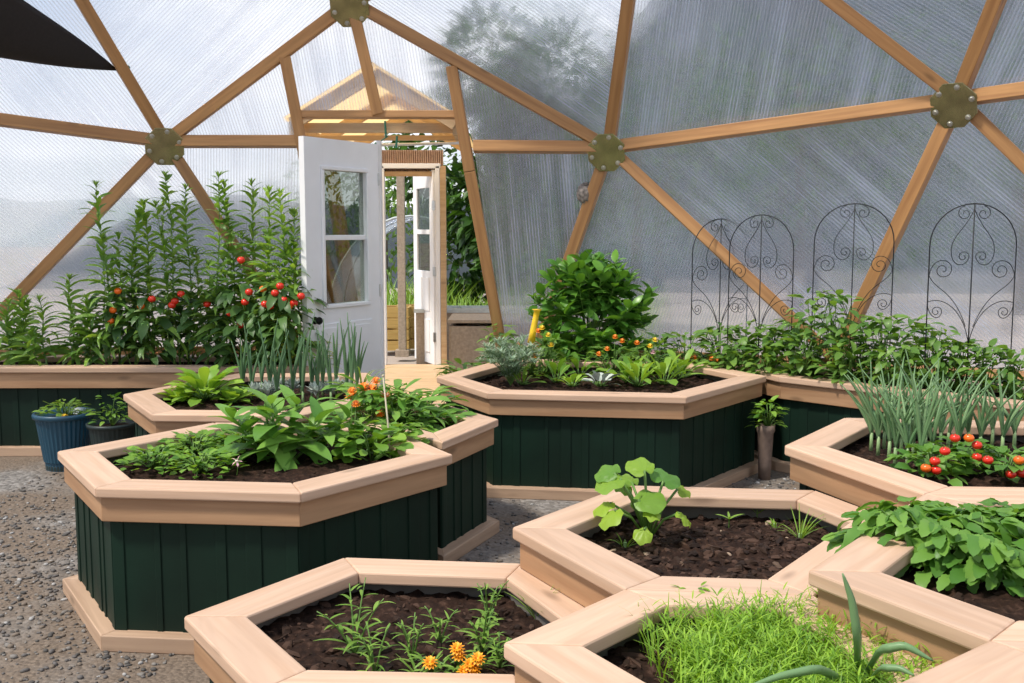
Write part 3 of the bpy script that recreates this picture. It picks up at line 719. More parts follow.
# ------------------------------------------------------------------ plants
GA=2.39996
def T(*a): return V(a)
def soilz(key): return BEDS[key][2]
def at_soil(px,py,key): return atz(px,py,soilz(key))
def willow(label,loc,h,n,seed,L0=.15,group='tall willow-leaved stems',lean=0,W0=.026,side=2):
    r=random.Random(seed); root=thing('willow_leaved_plant',label,'plant',loc,0,group); ms=MB(); mb=MB()
    for q in range(side+1):
        hh=h if q==0 else h*r.uniform(.5,.88); ox,oy=(0,0) if q==0 else (r.uniform(-.11,.11),r.uniform(-.07,.07))
        ax=r.uniform(-.05,.05)+lean; ay=r.uniform(-.03,.02); w1,w2=r.uniform(0,6),r.uniform(0,6)
        cp=lambda t:V((ox*min(1,t*5)+ax*t*t*hh+.014*math.sin(t*7+w1),oy*min(1,t*5)+ay*t*t*hh+.01*math.sin(t*5+w2),hh*t*.94))
        ms.tube([cp(i/12) for i in range(13)],lambda t:(.0075 if q==0 else .005)*(1-.75*t),6)
        m=n if q==0 else int(n*.55*hh/h)
        for i in range(m):
            t=.16+.84*(i+r.uniform(-.4,.4))/(m-1); t=min(max(t,.04),1); a=i*GA+w1+r.uniform(-.5,.5); l=L0*(1.05-.66*t**2.2)*r.uniform(.65,1.2)
            d=V((math.cos(a),math.sin(a),.1+.95*t+r.uniform(-.2,.25)))
            mb.leaf(cp(t),d,l,W0*(1-.30*t)*r.uniform(.75,1.2),1.7*(1-.5*t)*r.uniform(.6,1.3),.18,5,'lance',r.uniform(-.9,.9))
        for i in range(9):
            a=i*GA; mb.leaf(cp(1),V((math.cos(a)*.5,math.sin(a)*.5,1)),.06,.016,.5,.2,3,'lance')
    ms.build('stem',M['stem'],root,smooth=True); mb.build('foliage',M['lf_willow'],root); return root
TALL=[(108,187,'leftmost tall willow-leaved stem, rising alone past the slanting strut'),(131,215,'second tall willow-leaved stem from the blue pot end'),(150,205,'thin willow-leaved stem between two taller ones'),(176,178,'very tall dark-stalked stem under the tomato hub'),(188,190,'pale willow-leaved stem just past the dark-stalked one'),(216,178,'very tall stem in front of the strut that runs down to the door'),(234,186,'tall stem beside the right-hand tomato cluster'),(257,185,'bushy tall stem over the brightest tomatoes'),(271,192,'tall stem standing behind the tomato cluster'),(286,196,'bright-tipped tall stem nearer the door'),(300,214,'last tall stem touching the open door')]
for i,(px,ty,lab) in enumerate(TALL):
    y=6.98+.16*((i*37)%5)/4; x=(px-512)/1020*y; h=(1.5+(231-ty)/1020*y-soilz('L3'))*1.06
    if i>8: y=6.86; x=(px-3-512)/1020*y
    willow(lab,(x,y,soilz('L3')),h,76,i+1,.225,W0=.052)
for i,(px,ty,y,lab) in enumerate(((6,300,7.0,'short willow-leaved plant at the frame edge of the wall planter'),(22,290,7.15,'short drooping plant beneath the slanting strut'),(42,296,6.95,'dark short plant above the blue pot'),(70,274,7.05,'spreading short plant between strut and tall stems'),(88,300,6.98,'short leafy plant at the foot of the tall stems'))):
    x=(px-512)/1020*y; willow(lab,(x,y,soilz('L3')),1.5+(231-ty)/1020*y-soilz('L3'),46,30+i,.22,'short willow-leaved plants',W0=.052,side=2)
# tomatoes
def leafy(mb,r,c,rad,hgt,n,L0,W0,shape='ovate',droop=(.3,1.1),up=(-.2,.8),fold=.2,seg=4,tooth=0,petiole=None,z0=.15,inner=.35):
    for i in range(n):
        a=r.uniform(0,2*PI); q=math.sqrt(r.uniform(inner*inner,1)); z=hgt*r.uniform(z0,1); k=math.sqrt(max(.08,1-(max(0,z/hgt-.45)/.62)**2))
        p=V((c[0]+rad[0]*q*k*math.cos(a),c[1]+rad[1]*q*k*math.sin(a),c[2]+z))
        d=V((math.cos(a)*(.4+q),math.sin(a)*(.4+q),r.uniform(*up)))
        l=L0*r.uniform(.65,1.2); mb.leaf(p,d,l,W0*l/L0,r.uniform(*droop),fold,seg,shape,r.uniform(-.5,.5),tooth)
        if petiole is not None: petiole.append((p,V((c[0]+.2*(p.x-c[0]),c[1]+.2*(p.y-c[1]),c[2]+max(0,z*.35)))))
def fruit(root,p,rad,mat,name='tomato',sq=(1,1,.88)):
    mb=MB(); mb.ball((0,0,0),rad,12,9,sq); o=mb.build(name,M[mat],root,smooth=True,loc=V(p)-root.location)
    mb=MB()
    for k in range(5): mb.leaf((0,0,rad*sq[2]*.95),(math.cos(k*1.256),math.sin(k*1.256),.1),rad*.8,rad*.3,.9,.1,3,'lance')
    mb.build('calyx',M['lf_tomato'],o); return o
def tomato(label,px,y,h,w,seed,n,fr):
    r=random.Random(seed); x=(px-512)/1020*y; root=thing('tomato_plant',label,'tomato plant',(x,y,soilz('L3')),0,'tomato plants')
    mb=MB(); mb.tube([(0,0,0),(.02,0,h*.5),(-.01,.01,h*.95)],.009,6)
    for k in range(6): a=k*GA; mb.tube([(0,0,h*(.2+.11*k)),(w*.4*math.cos(a),.1*math.sin(a),h*(.28+.11*k)),(w*.75*math.cos(a),.16*math.sin(a),h*(.2+.11*k))],.005,5)
    mb.build('stem',M['stem'],root,smooth=True)
    mb=MB(); leafy(mb,r,(0,0,0),(w,.20),h,n,.15,.075,'ovate',(.5,1.3),(-.7,.4),.2,4,.08); mb.build('foliage',M['lf_tomato'],root)
    for fx,fy,m in fr:
        p=aty(fx,fy,y-.17); fruit(root,p,.026 if m!='redfruit' else .027,m)
R_,O_='redfruit','orangefruit'
tomato('tomato plant under the leftmost tall stem',116,7.1,.55,.16,41,80,[(118,291,O_),(113,310,O_),(111,321,O_)])
tomato('tomato plant between the two very tall stems',150,7.08,.52,.20,42,110,[(141,306,O_),(152,299,R_),(172,305,R_),(175,301,R_),(181,294,R_)])
tomato('tomato plant with one red fruit beside a very tall stem',205,7.1,.55,.17,43,90,[(207,304,R_)])
tomato('tomato plant heavy with ripe fruit, further from the door',242,6.93,.62,.20,44,130,[(230,313,R_),(241,325,R_),(245,302,R_),(249,292,R_),(263,289,O_),(241,260,R_)])
tomato('tomato plant heavy with ripe fruit, nearer the door',283,6.84,.60,.20,45,130,[(265,304,R_),(270,306,R_),(275,293,R_),(280,286,R_),(284,300,R_),(289,306,O_),(294,303,R_),(301,296,R_)])
def flower(root,p,rad,mat,d=(0,-.5,.8),petals=12,layers=2,centre=None):
    mb=MB(); d=V(d).normalized(); q=d.to_track_quat('Z','Y').to_matrix()
    for l in range(layers):
        for k in range(petals):
            a=2*PI*k/petals+l*.26; dd=q@V((math.cos(a),math.sin(a),.25+.55*l)); mb.leaf(q@V((0,0,.002*l)),dd,rad*(1-.22*l),rad*.5,.5,.1,3,'obovate')
    o=mb.build('flower',M[mat],root,loc=V(p)-root.location)
    mb=MB(); mb.ball(q@V((0,0,rad*.12)),rad*.28,8,6,(1,1,.6)); mb.build('flower_centre',M[centre or mat],o,smooth=True); return o
def bushy(name,label,cat,loc,h,w,n,L0,W0,mat,seed,shape='ovate',group=None,flowers=(),depth=None,droop=(.3,1.1),up=(-.2,.8),tooth=0,fm='orange',fr=.024,stems=7,inner=.2,z0=.12,fy=None,seg=4):
    r=random.Random(seed); root=thing(name,label,cat,loc,0,group); dp_=depth or w
    pe=[]; mb=MB(); leafy(mb,r,(0,0,0),(w,dp_),h,n,L0,W0,shape,droop,up,.2,seg,tooth,pe,z0,inner); mb.build('foliage',M[mat],root)
    mb=MB()
    for p,b in r.sample(pe,min(len(pe),max(stems,n//4))):
        mb.tube([(b.x*.25,b.y*.25,0),b.lerp(p,.55)+V((0,0,.02)),p],.0028,4)
    fl=[]
    for f in flowers:
        p=aty(f[0],f[1],f[2] if len(f)>2 else (fy or loc[1])); q=p-root.location; mb.tube([(q.x*.3,q.y*.3,0),(q.x*.7,q.y*.7,q.z*.5),q],.0025,4); fl.append((p,f))
    mb.build('stems',M['stem'],root,smooth=True)
    for p,f in fl: flower(root,p,fr,f[3] if len(f)>3 else fm)
    return root
# rosette plants: leaves rising from one crown
def rosette(name,label,cat,loc,n,L0,W0,mat,seed,shape='obovate',elev=(.3,1.3),droop=(.6,1.2),group=None,pet=.35,fold=.18,tooth=0,seg=6):
    r=random.Random(seed); root=thing(name,label,cat,loc,0,group); mb=MB(); ms=MB()
    for i in range(n):
        a=i*GA+r.uniform(-.3,.3); t=i/max(1,n-1); e=elev[0]+(elev[1]-elev[0])*t+r.uniform(-.12,.12); l=L0*r.uniform(.75,1.15)*(1-.25*t)
        d=V((math.cos(a)*math.cos(e),math.sin(a)*math.cos(e),math.sin(e))); p0=V((.012*math.cos(a),.012*math.sin(a),.01)); p=p0+d*l*pet
        if pet>0: ms.tube([p0,p],lambda t:.0045*(1-.4*t),5)
        mb.leaf(p,d,l,W0*r.uniform(.8,1.15),r.uniform(*droop),fold,seg,shape,r.uniform(-.35,.35),tooth)
    if pet>0: ms.build('leaf_stalks',M['stem'],root,smooth=True)
    mb.build('foliage',M[mat],root); return root
# L1: big broad-leaved plant made of several shoots
def broad(label,loc,seed,shoots,group=None):
    r=random.Random(seed); root=thing('broad_leaved_plant',label,'plant',loc,0,group); mb=MB(); ms=MB()
    for (sx,sy,h,n,L0,W0) in shoots:
        tip=V((sx,sy,h)); ms.tube([(sx*.2,sy*.2,0),(sx*.6,sy*.6,h*.55),tip],lambda t:.008*(1-.4*t),6)
        for i in range(n):
            t=i/(n-1); a=i*GA+seed+sx*9; b=V((sx*.2,sy*.2,0)).lerp(tip,.25+.75*t); e=-.05+.9*t+r.uniform(-.2,.2)
            l=L0*r.uniform(.75,1.15)*(1-.35*t); mb.leaf(b,(math.cos(a)*math.cos(e),math.sin(a)*math.cos(e),math.sin(e)),l,W0*r.uniform(.85,1.15)*l/L0*1.1,r.uniform(.5,1.15),.16,7,'ovate',r.uniform(-.35,.35))
    ms.build('stems',M['stem'],root,smooth=True); mb.build('foliage',M['lf_big'],root); return root
p=at_soil(278,462,'L1')
broad('large plant with broad glossy leaves filling the nearest green-sided planter',p,3,[(-.02,0,.25,15,.27,.105),(-.2,.05,.18,13,.25,.095),(.17,.0,.18,13,.25,.095),(.05,.16,.22,12,.25,.095),(.28,.12,.17,11,.23,.09),(-.1,.2,.19,11,.23,.09),(.0,-.08,.12,11,.22,.09)])
for i,(px,py,w_,lab) in enumerate(((155,470,.16,'low mint clump in the outer corner of the nearest planter'),(200,474,.17,'low mint clump along the front rim of the nearest planter'),(195,455,.17,'low mint clump along the back rim of the nearest planter'),(240,452,.14,'low mint clump touching the broad-leaved plant'))):
    bushy('mint_clump',lab,'mint',at_soil(px,py,'L1'),.085,w_*.92,120,.045,.034,'lf_mint',50+i,'ovate','mint clumps',droop=(.1,.6),up=(.0,.6),tooth=.12,inner=.05,seg=5)
p=at_soil(237,475,'L1'); root=thing('pansy','pale pink pansy bloom at the front of the nearest planter','flower',p); mb=MB(); q=aty(237,461,p.y-.03)-p; mb.tube([(0,0,0),q*.6+V((.004,0,0)),q],.002,5); mb.build('stem',M['stem'],root); flower(root,p+q,.024,'pink',(0,-1,.4),5,1,'cream')
for i,(px,py,h,w_,fl,lab) in enumerate(((350,455,.13,.14,[(356,404,),(352,391)],'nasturtium with trailing leaves behind the broad-leaved plant'),(372,462,.13,.13,[],'trailing nasturtium beside the pale cane'),(395,452,.12,.11,[],'trailing nasturtium in the inner corner of the nearest planter'))):
    pp=at_soil(px,py,'L1'); bushy('nasturtium',lab,'plant',pp,h,w_,70,.07,.055,'lf_mint',60+i,'round','nasturtiums',[(a,b,pp.y) for a,b in fl],droop=(.2,.8),fm='orange',seg=6)
p=at_soil(392,462,'L1'); root=thing('cane','thin pale cane leaning over the calendula','stake',p); mb=MB(); q=aty(383,376,p.y+.15)-p; mb.tube([(0,0,-.05),q*.5,q],lambda t:.005*(1-.3*t),6); mb.build('shaft',M['stake'],root,smooth=True); mb=MB(); mb.ball(q,.007,8,6); mb.build('knob',M['stake'],root,smooth=True)
LGF=[[(364,388),(372,390),(352,396)],[(376,381),(380,414),(385,395)],[(398,392),(410,400)]]
for i,(px,py,h,w_,lab) in enumerate(((368,432,.25,.17,'calendula with the largest orange blooms, beside the onions'),(396,434,.22,.18,'calendula with small orange buds in the middle of the narrow planter'),(424,428,.17,.16,'leafy calendula at the tip of the narrow planter'))):
    pp=at_soil(px,py,'LG'); bushy('calendula',lab,'calendula',pp,h,w_,120,.125,.046,'lf_big',70+i,'obovate','calendula plants',[(a,b,pp.y-.05) for a,b in LGF[i]],fm='orange',fr=.04 if i==0 else .028,droop=(.4,1.1))
# L2
rosette('chard','leafy chard with bright broad leaves in the planter before the white door','chard',at_soil(205,402,'L2'),46,.20,.075,'lf_chard',5,'obovate',(.25,1.3),(.7,1.3),'leafy greens',.5)
for i,(px,py,lab) in enumerate(((180,403,'low lettuce to the path side of the chard'),(232,404,'low lettuce between chard and pale stonecrop'))):
    rosette('lettuce',lab,'lettuce',at_soil(px,py,'L2'),26,.12,.065,'lf_chard',80+i,'obovate',(.1,1.2),(.4,.9),'lettuces',.15,.15,.1)
for i,(px,py,lab) in enumerate(((262,400,'pale stonecrop rosette cluster beside the lettuce'),(282,396,'small pale stonecrop among the onions'),(322,400,'grey-blue stonecrop rosette at the foot of the onions'),(340,398,'pale stonecrop nearest the calendula'))):
    pp=at_soil(px,py,'L2'); root=thing('stonecrop',lab,'succulent',pp,0,'pale stonecrops'); mb=MB(); r=random.Random(90+i)
    for c in range(7):
        cx,cy=r.uniform(-.07,.07),r.uniform(-.05,.05)
        for k in range(16): a=k*GA; e=.1+1.3*k/16; mb.leaf((cx,cy,.03+.03*r.random()),(math.cos(a)*math.cos(e),math.sin(a)*math.cos(e),math.sin(e)),.062,.028,-.3,.4,3,'obovate')
    mb.build('rosettes',M['lf_succ'],root)
for i,(px,py,lab) in enumerate(((292,372,'yellow-green bush behind the onions'),(318,368,'yellow-green shoot against the foot of the white door'))):
    pp=atz(px,py,.555); bushy('yellow_green_shrub',lab,'plant',(pp.x,6.92,.55),.26-.06*i,.17-.04*i,90,.085,.04,'lf_yellow',95+i,'ovate','yellow-green shrubs')
def onion(label,loc,h,n,seed,mat,group,spread=.10,wd=.012,flat=False):
    r=random.Random(seed); root=thing('onion_plant',label,'onion',loc,0,group); ms=MB(); ms.tube([(0,0,-.01),(0,0,.03),(0,0,.07)],lambda t:.0085*(1-.3*t),8); ms.build('stalk',M['whitestalk'],root,smooth=True)
    mb=MB()
    for k in range(n):
        a=r.uniform(0,2*PI); s=spread*r.uniform(.2,1)*h/.45; hh=h*r.uniform(.65,1.0) if k else h
        c=[V((s*math.cos(a)*(t**1.6)*1.2,s*math.sin(a)*(t**1.6),.05+(hh-.05)*t-(.10*hh*t**3 if flat and k%2 else 0))) for t in [i/8 for i in range(9)]]
        mb.tube(c,(lambda t:wd*.5*(.75+.5*min(1,t*3))*(1-.85*max(0,t-.35)/.65)+.0006),6)
    mb.build('leaves',M[mat],root,smooth=True); return root
OL2=[(243,396,330),(252,400,322),(262,392,345),(270,398,318),(277,402,330),(284,396,328),(293,400,322),(301,395,335),(303,402,313),(312,398,338),(318,400,326),(323,396,318),(331,402,330),(336,396,320)]
OD=['with the shortest leaves','leaning slightly toward the chard','half hidden by its neighbours','with one tall spike','standing upright above the stonecrop','with crowded leaves','with pale lower stalk','in the middle of the row']
for i,(px,py,ty) in enumerate(OL2):
    p=at_soil(px,py,'L2'); h=(1.5+(231-ty)/1020*p.y)-p.z
    onion('green onion, number-%d from the chard toward the door '.replace('number-%d',['first','second','third','fourth','fifth','sixth','seventh','eighth','ninth','tenth','eleventh','twelfth','thirteenth','fourteenth'][i]).strip()+' in the row',p,h,4,100+i,'lf_onion','onions before the white door',.085,.0145)
for i,(px,py,ty,lab) in enumerate(((347,400,318,'tall dark onion in the separate tuft before the white door, path side'),(352,402,313,'tallest onion of the separate tuft before the white door'),(357,398,322,'onion at the calendula side of the separate tuft'))):
    p=at_soil(px,py,'L2'); onion(lab,p,(1.5+(231-ty)/1020*p.y)-p.z,4,130+i,'lf_onion','onions before the white door',.06,.0145)
p=at_soil(362,400,'L2'); root=thing('grassy_weed','wispy arching weed silhouetted against the white door','weed',p); mb=MB(); r=random.Random(9)
for k in range(14): a=r.uniform(-.9,.9); mb.leaf((0,0,0),(math.sin(a)*.8,.2*math.cos(k),1),.36*r.uniform(.6,1.1),.012,1.6,.2,7,'lance')
mb.build('blades',M['lf_seed'],root)
# M: artemisia
def artemisia(label,loc,h,w_,n,seed):
    r=random.Random(seed); root=thing('artemisia',label,'plant',loc); mb=MB(); ms=MB()
    for i in range(34):
        a=r.uniform(0,2*PI); q=math.sqrt(r.random()); e=V((w_*q*math.cos(a),w_*.8*q*math.sin(a),h*(1.05-.55*q*q)*r.uniform(.75,1.05)))
        path=[V((0,0,0)).lerp(e,t)+V((0,0,.06*math.sin(PI*t))) for t in [k/10 for k in range(11)]]; ms.tube(path,.0025,4)
        for k in range(2,11):
            for s in range(10):
                b=r.uniform(0,2*PI); d=V((math.cos(b),math.sin(b),r.uniform(.0,.9)))+(e.normalized()*.5); mb.leaf(path[k],d,.06*r.uniform(.6,1.2),.007,.7,.1,3,'lance')
    ms.build('stems',M['stem'],root); mb.build('foliage',M['lf_silver'],root)
artemisia('silvery feathery artemisia at the end of the central planter',at_soil(511,386,'M'),.30,.25,0,7)
def marigold(label,px,py,h,w_,n,seed,fl,mat='lf_bean',key='M',fr=.024,fm='orange',group='marigolds',L0=.07,yo=-.11):
    pp=at_soil(px,py,key); return bushy('marigold',label,'marigold',pp,h,w_,n,L0,.022 if L0<.08 else .035,mat,seed,'lance',group,[(f[0],f[1],pp.y+yo)+(('',)*0)+((f[2],) if len(f)>2 else ()) for f in fl],fr=fr,fm=fm)
marigold('marigold with orange blooms just past the artemisia',533,377,.21,.14,110,201,[(520,344),(530,347),(534,356),(525,351)])
marigold('marigold with yellow blooms below the yellow trumpet flower',548,377,.26,.15,130,202,[(542,328,'yellow'),(548,335,'yellow'),(551,345,'yellow'),(538,331)])
marigold('marigold with scattered orange blooms in front of the dark tub',612,377,.20,.16,120,203,[(615,337),(622,341),(607,349),(599,354)])
marigold('marigold with yellow and pink blooms right of the dark tub',645,377,.21,.16,120,204,[(637,343),(650,346,'yellow'),(655,340,'yellow'),(653,352,'pink'),(642,366)])
p=at_soil(537,375,'M'); root=thing('trumpet_flower','tall yellow trumpet-shaped bloom beside the round bush','flower',p); b0=aty(531,343,p.y)-p; b1=aty(537,311,p.y)-p
mb=MB(); mb.tube([(0,0,0),b0*.5,b0],.004,6); mb.build('stem',M['stem'],root); mb=MB(); mb.tube([b0,b0.lerp(b1,.4),b0.lerp(b1,.8),b1,b1+V((.0,0,.012))],lambda t:.022*(.75+.5*abs(t-.55))*1.15 if t<.76 else .036,10); mb.build('bloom',M['yellow'],root,smooth=True)
for i,(px,py,n,l,wd,mat,lab) in enumerate(((556,384,8,.12,.05,'lf_mint','upright seedling with rounded leaves in the middle of the central planter'),(580,378,7,.12,.05,'lf_mint','seedling in front of the dark tub'),(572,388,9,.07,.04,'lf_chard','tiny lettuce near the front rim of the central planter'),(600,388,10,.09,.055,'lf_succ','pale purple-hearted lettuce in the central planter'),(638,388,16,.13,.05,'lf_chard','ruffled lettuce near the front rim of the central planter'),(628,384,9,.13,.05,'lf_mint','radish top beside the ruffled lettuce'),(664,386,12,.15,.055,'lf_chard','radish top at the far corner of the central planter'),(680,380,14,.14,.05,'lf_mint','leafy radish top behind the far corner of the central planter'),(522,386,10,.07,.03,'lf_chard','small parsley tuft under the artemisia'))):
    rosette('leafy_seedling',lab,'seedling',at_soil(px,py,'M'),int(n*1.4),l*1.3,wd*1.15,mat,210+i,'obovate',(.35,1.35),(.5,1.1),'leafy seedlings of the central planter',.45,.15,.06)
for i,(px,py,h,lab) in enumerate(((660,372,.24,'thin bean plant behind the pink marigold'),(684,372,.27,'thin bean plant in the back corner of the central planter'))):
    bushy('bean_plant',lab,'bean plant',at_soil(px,py,'M'),h,.16,90,.085,.055,'lf_bean',220+i,'ovate','bean plants',stems=9)
# bush in tub
root=thing('planter_tub','dark tub holding the round bush behind the central planter','pot',(.60,7.36,0)); mb=MB(); mb.lathe([(.10,0),(.13,.02),(.155,.58),(.17,.59),(.17,.63),(.15,.63),(.145,.58),(.0,.57)],28); mb.build('shell',M['blackpot'],root,smooth=False)
mb=MB(); mb.lathe([(.144,.585),(.07,.592),(.0,.595)],20); mb.build('potting_soil',M['soil'],root)
r=random.Random(77); root=thing('round_bush','dense round green bush growing in the dark tub','bush',(.56,7.28,.59)); mb=MB(); ms=MB()
for i in range(64):
    a=i*GA; q=math.sqrt((i+.5)/64); e=V((.475*q*math.cos(a),-.09+.25*q*math.sin(a),.12+.60*math.sqrt(max(.06,1-(q**3.4)*.93))*r.uniform(.85,1.04)))
    if q>.72: e.z=r.uniform(.02,.5)
    path=[V((0,0,0)).lerp(e,t)+V((0,0,.03*math.sin(PI*t))) for t in(0,.5,1)]; ms.tube(path,.004,4)
    for k in range(16):
        aa=k*GA+i; el=-.3+1.35*k/16; b=path[1].lerp(e,.1+.9*k/16); mb.leaf(b,(math.cos(aa)*math.cos(el),math.sin(aa)*math.cos(el)*.8,math.sin(el)),.15*r.uniform(.7,1.15)*(1-.25*k/16),.078*r.uniform(.8,1.1),r.uniform(.4,1.3),.15,4,'ovate',r.uniform(-.9,.9))
ms.build('branches',M['stem'],root); mb.build('foliage',M['lf_bush'],root)
bushy('leafy_plant','leafy plant at the foot of the porch stud','plant',(-.10,7.36,0),.82,.13,60,.10,.055,'lf_bean',231,'ovate','porch-side leafy plants',z0=.62)
bushy('leafy_plant','low leafy plant beside the porch floor','plant',atz(462,372,.40)-V((0,0,.40)),.47,.16,90,.13,.05,'lf_big',232,'lance','porch-side leafy plants',z0=.55)
bushy('leafy_plant','small leafy weed between porch and narrow planter','plant',(-.42,6.0,0),.42,.10,40,.09,.04,'lf_big',233,'lance','porch-side leafy plants',z0=.5)
# R3 bean plants
BN=[(722,326,.14,'bean plant at the first trellis'),(748,322,.15,'bean plant at the foot of the second trellis'),(772,330,.13,'bean plant under the strut foot'),(792,318,.15,'bean plant beside the sill joint'),(816,287,.17,'tallest bean plant, at the third trellis'),(838,294,.15,'second tallest bean plant, in front of the third trellis'),(862,318,.16,'dense bean plant under the slanting strut'),(886,316,.17,'dense bean plant between third and fourth trellises'),(912,318,.17,'dense bean plant before the fourth trellis'),(938,326,.15,'bean plant in the middle of the fourth trellis'),(962,342,.13,'low bean plant inside the fourth trellis'),(990,345,.12,'twining bean plant right of the fourth trellis'),(1016,348,.13,'low bean plant at the frame edge'),(805,335,.15,'low bean plant in front of the tallest one'),(850,340,.15,'low bean plant above the planter rim'),(900,345,.15,'low bean plant behind the onions'),(735,345,.12,'low bean plant behind the central planter corner'),(768,348,.12,'low bean plant beside the clay vase')]
for i,(px,ty,w_,lab) in enumerate(BN):
    k=(px-512)/1020; s=8.42 if i<13 else 8.2; y=s/(1+k); x=k*y; z=soilz('R3'); h=1.5+(231-ty)/1020*y-z
    bushy('bean_plant',lab,'bean plant',(x,y,z),h,w_,95 if h>.35 else 75,.095,.056,'lf_bean',240+i,'ovate','bean plants',droop=(.3,1.2),up=(-.5,.7),stems=12,inner=.1)
for i,(px,py,lab) in enumerate(((690,357,'small orange marigold behind the central planter corner'),(712,360,'small orange marigold at the first trellis'))):
    k=(px-512)/1020; y=(7.95 if i==0 else 8.15)/(1+k); 
    if i==0: loc=at_soil(690,373,'M')
    else: loc=V((k*y,y,soilz('R3')))
    bushy('marigold',lab,'marigold',loc,.10,.06,26,.045,.016,'lf_bean',262+i,'lance','marigolds',[(px,py-1,loc.y-.04),(px+5,py+1,loc.y-.03)],fr=.024)
# trellises
def spiral(c,r0,turns,a0,sgn,n=22): return [V((c[0]+r0*(1-.82*i/n)*math.cos(a0+sgn*2*PI*turns*i/n),0,c[1]+r0*(1-.82*i/n)*math.sin(a0+sgn*2*PI*turns*i/n))) for i in range(n+1)]
def bez(a,b,c,d,n=14): return [V((((1-t)**3)*a[0]+3*t*(1-t)**2*b[0]+3*t*t*(1-t)*c[0]+t**3*d[0],0,((1-t)**3)*a[1]+3*t*(1-t)**2*b[1]+3*t*t*(1-t)*c[1]+t**3*d[1])) for t in [i/n for i in range(n+1)]]
def trellis():
    root=thing('trellis','',None,(0,0,0)); W=.235; H=1.11
    arch=[V((-W,0,-.05)),V((-W,0,.4)),V((-W,0,H-W))]+[V((-W*math.cos(PI*i/18),0,H-W+W*math.sin(PI*i/18))) for i in range(1,18)]+[V((W,0,H-W)),V((W,0,.4)),V((W,0,-.05))]
    mb=MB(); mb.tube(arch,.0036,6); mb.build('arch_frame',M['iron'],root,smooth=True)
    mb=MB(); mb.tube([(0,0,-.05),(0,0,.5),(0,0,H)],.0036,6); mb.build('centre_rod',M['iron'],root,smooth=True)
    def part(name,*paths):
        mb=MB()
        for q in paths: mb.tube(q,.0024,5)
        mb.build(name,M['iron'],root,smooth=True)
    for s in (-1,1):
        q=lambda x,z:(s*x,z)
        part('top_curl',spiral(q(.05,H-.055),.042,1.3,PI/2,-s))
        part('heart_scroll',bez(q(0,H-.03),q(.05,H-.16),q(.13,H-.18),q(.115,H-.29))+bez(q(.115,H-.29),q(.10,H-.365),q(.03,H-.36),q(.018,H-.30))[1:]+spiral(q(.05,H-.30),.034,1.2,PI if s>0 else 0,-s)[1:])
        part('side_scroll',bez(q(W,H-.44),q(W*1.0,H-.33),q(.17,H-.30),q(.125,H-.335))+[x for x in spiral(q(.158,H-.375),.052,1.4,math.radians(130 if s>0 else 50),s)][1:],bez(q(W,H-.40),q(.20,H-.50),q(.1,H-.47),q(.02,H-.70)))
        part('lower_scroll',bez(q(0,H-.80),q(.03,H-.60),q(.15,H-.52),q(W,H-.56))+bez(q(W,H-.56),q(W,H-.64),q(.17,H-.68),q(.155,H-.62))[1:]+spiral(q(.185,H-.615),.032,1.2,PI if s>0 else 0,-s)[1:])
        part('bottom_curl',spiral(q(.11,H-.90),.085,1.0,PI/2,s))
    part('tie',[V((0,0,H-.82)),V((.004,0,H-.86)),V((0,0,H-.9))])
    return root
t0=trellis()
for i,(px,cy,ty,rz,lab) in enumerate(((720,8.46,219,.45,'black iron scroll trellis furthest back, mostly behind another'),(760,8.36,215,-.75,'black iron scroll trellis in front of the strut foot'),(852,8.46,204,-.42,'black iron scroll trellis above the tallest bean plants'),(971,8.44,204,-.12,'black iron scroll trellis nearest the frame edge'))):
    t=t0 if i==0 else copy_tree(t0)
    k=(px-512)/1020; y=cy/(1+k); t.location=(k*y,y,1.5+(231-ty)/1020*y-1.11); t.rotation_euler=(0,0,rz); tag(t,lab,'trellis','iron scroll trellises')
# pots
root=thing('plant_pot','blue ribbed plastic pot with small greens by the wall planter','pot',(-2.84,6.38,0),0,'plastic pots'); mb=MB(); mb.lathe([(.11,.0),(.118,.0),(.12,.05),(.128,.055),(.165,.33)],72,flute=.03); mb.build('shell',M['bluepot'],root)
mb=MB(); mb.lathe([(.165,.325),(.185,.33),(.188,.35),(.18,.362),(.166,.36),(.16,.31),(.0,.30)],40); mb.build('rim',M['bluepot'],root,smooth=True)
mb=MB(); mb.lathe([(.119,.002),(.122,.006),(.122,.03),(.119,.034)],30); mb.build('foot',M['blackpot'],root)
mb=MB(); mb.lathe([(.158,.318),(.1,.325),(0,.328)],24); mb.build('potting_soil',M['soil'],root)
bushy('seedling_tray','small greens with one yellow bloom growing in the blue pot','plant',(-2.84,6.38,.325),.10,.13,80,.06,.032,'lf_seed',271,'ovate',None,[(64,417,6.26,'yellow')],fr=.028)
root=thing('plant_pot','dark plastic pot with a leafy herb beside the blue pot','pot',(-2.475,6.22,0),0,'plastic pots'); mb=MB(); mb.lathe([(.095,0),(.10,.0),(.135,.30)],60,flute=.02); mb.build('shell',M['blackpot'],root); mb=MB(); mb.lathe([(.135,.297),(.15,.30),(.152,.322),(.137,.324),(.13,.29),(0,.285)],36); mb.build('rim',M['blackpot'],root,smooth=True); mb=MB(); mb.lathe([(.129,.295),(0,.298)],20); mb.build('potting_soil',M['soil'],root)
bushy('potted_herb','upright leafy herb growing in the dark plastic pot','plant',(-2.475,6.22,.295),.20,.10,60,.055,.032,'lf_mint',272,'ovate',None)
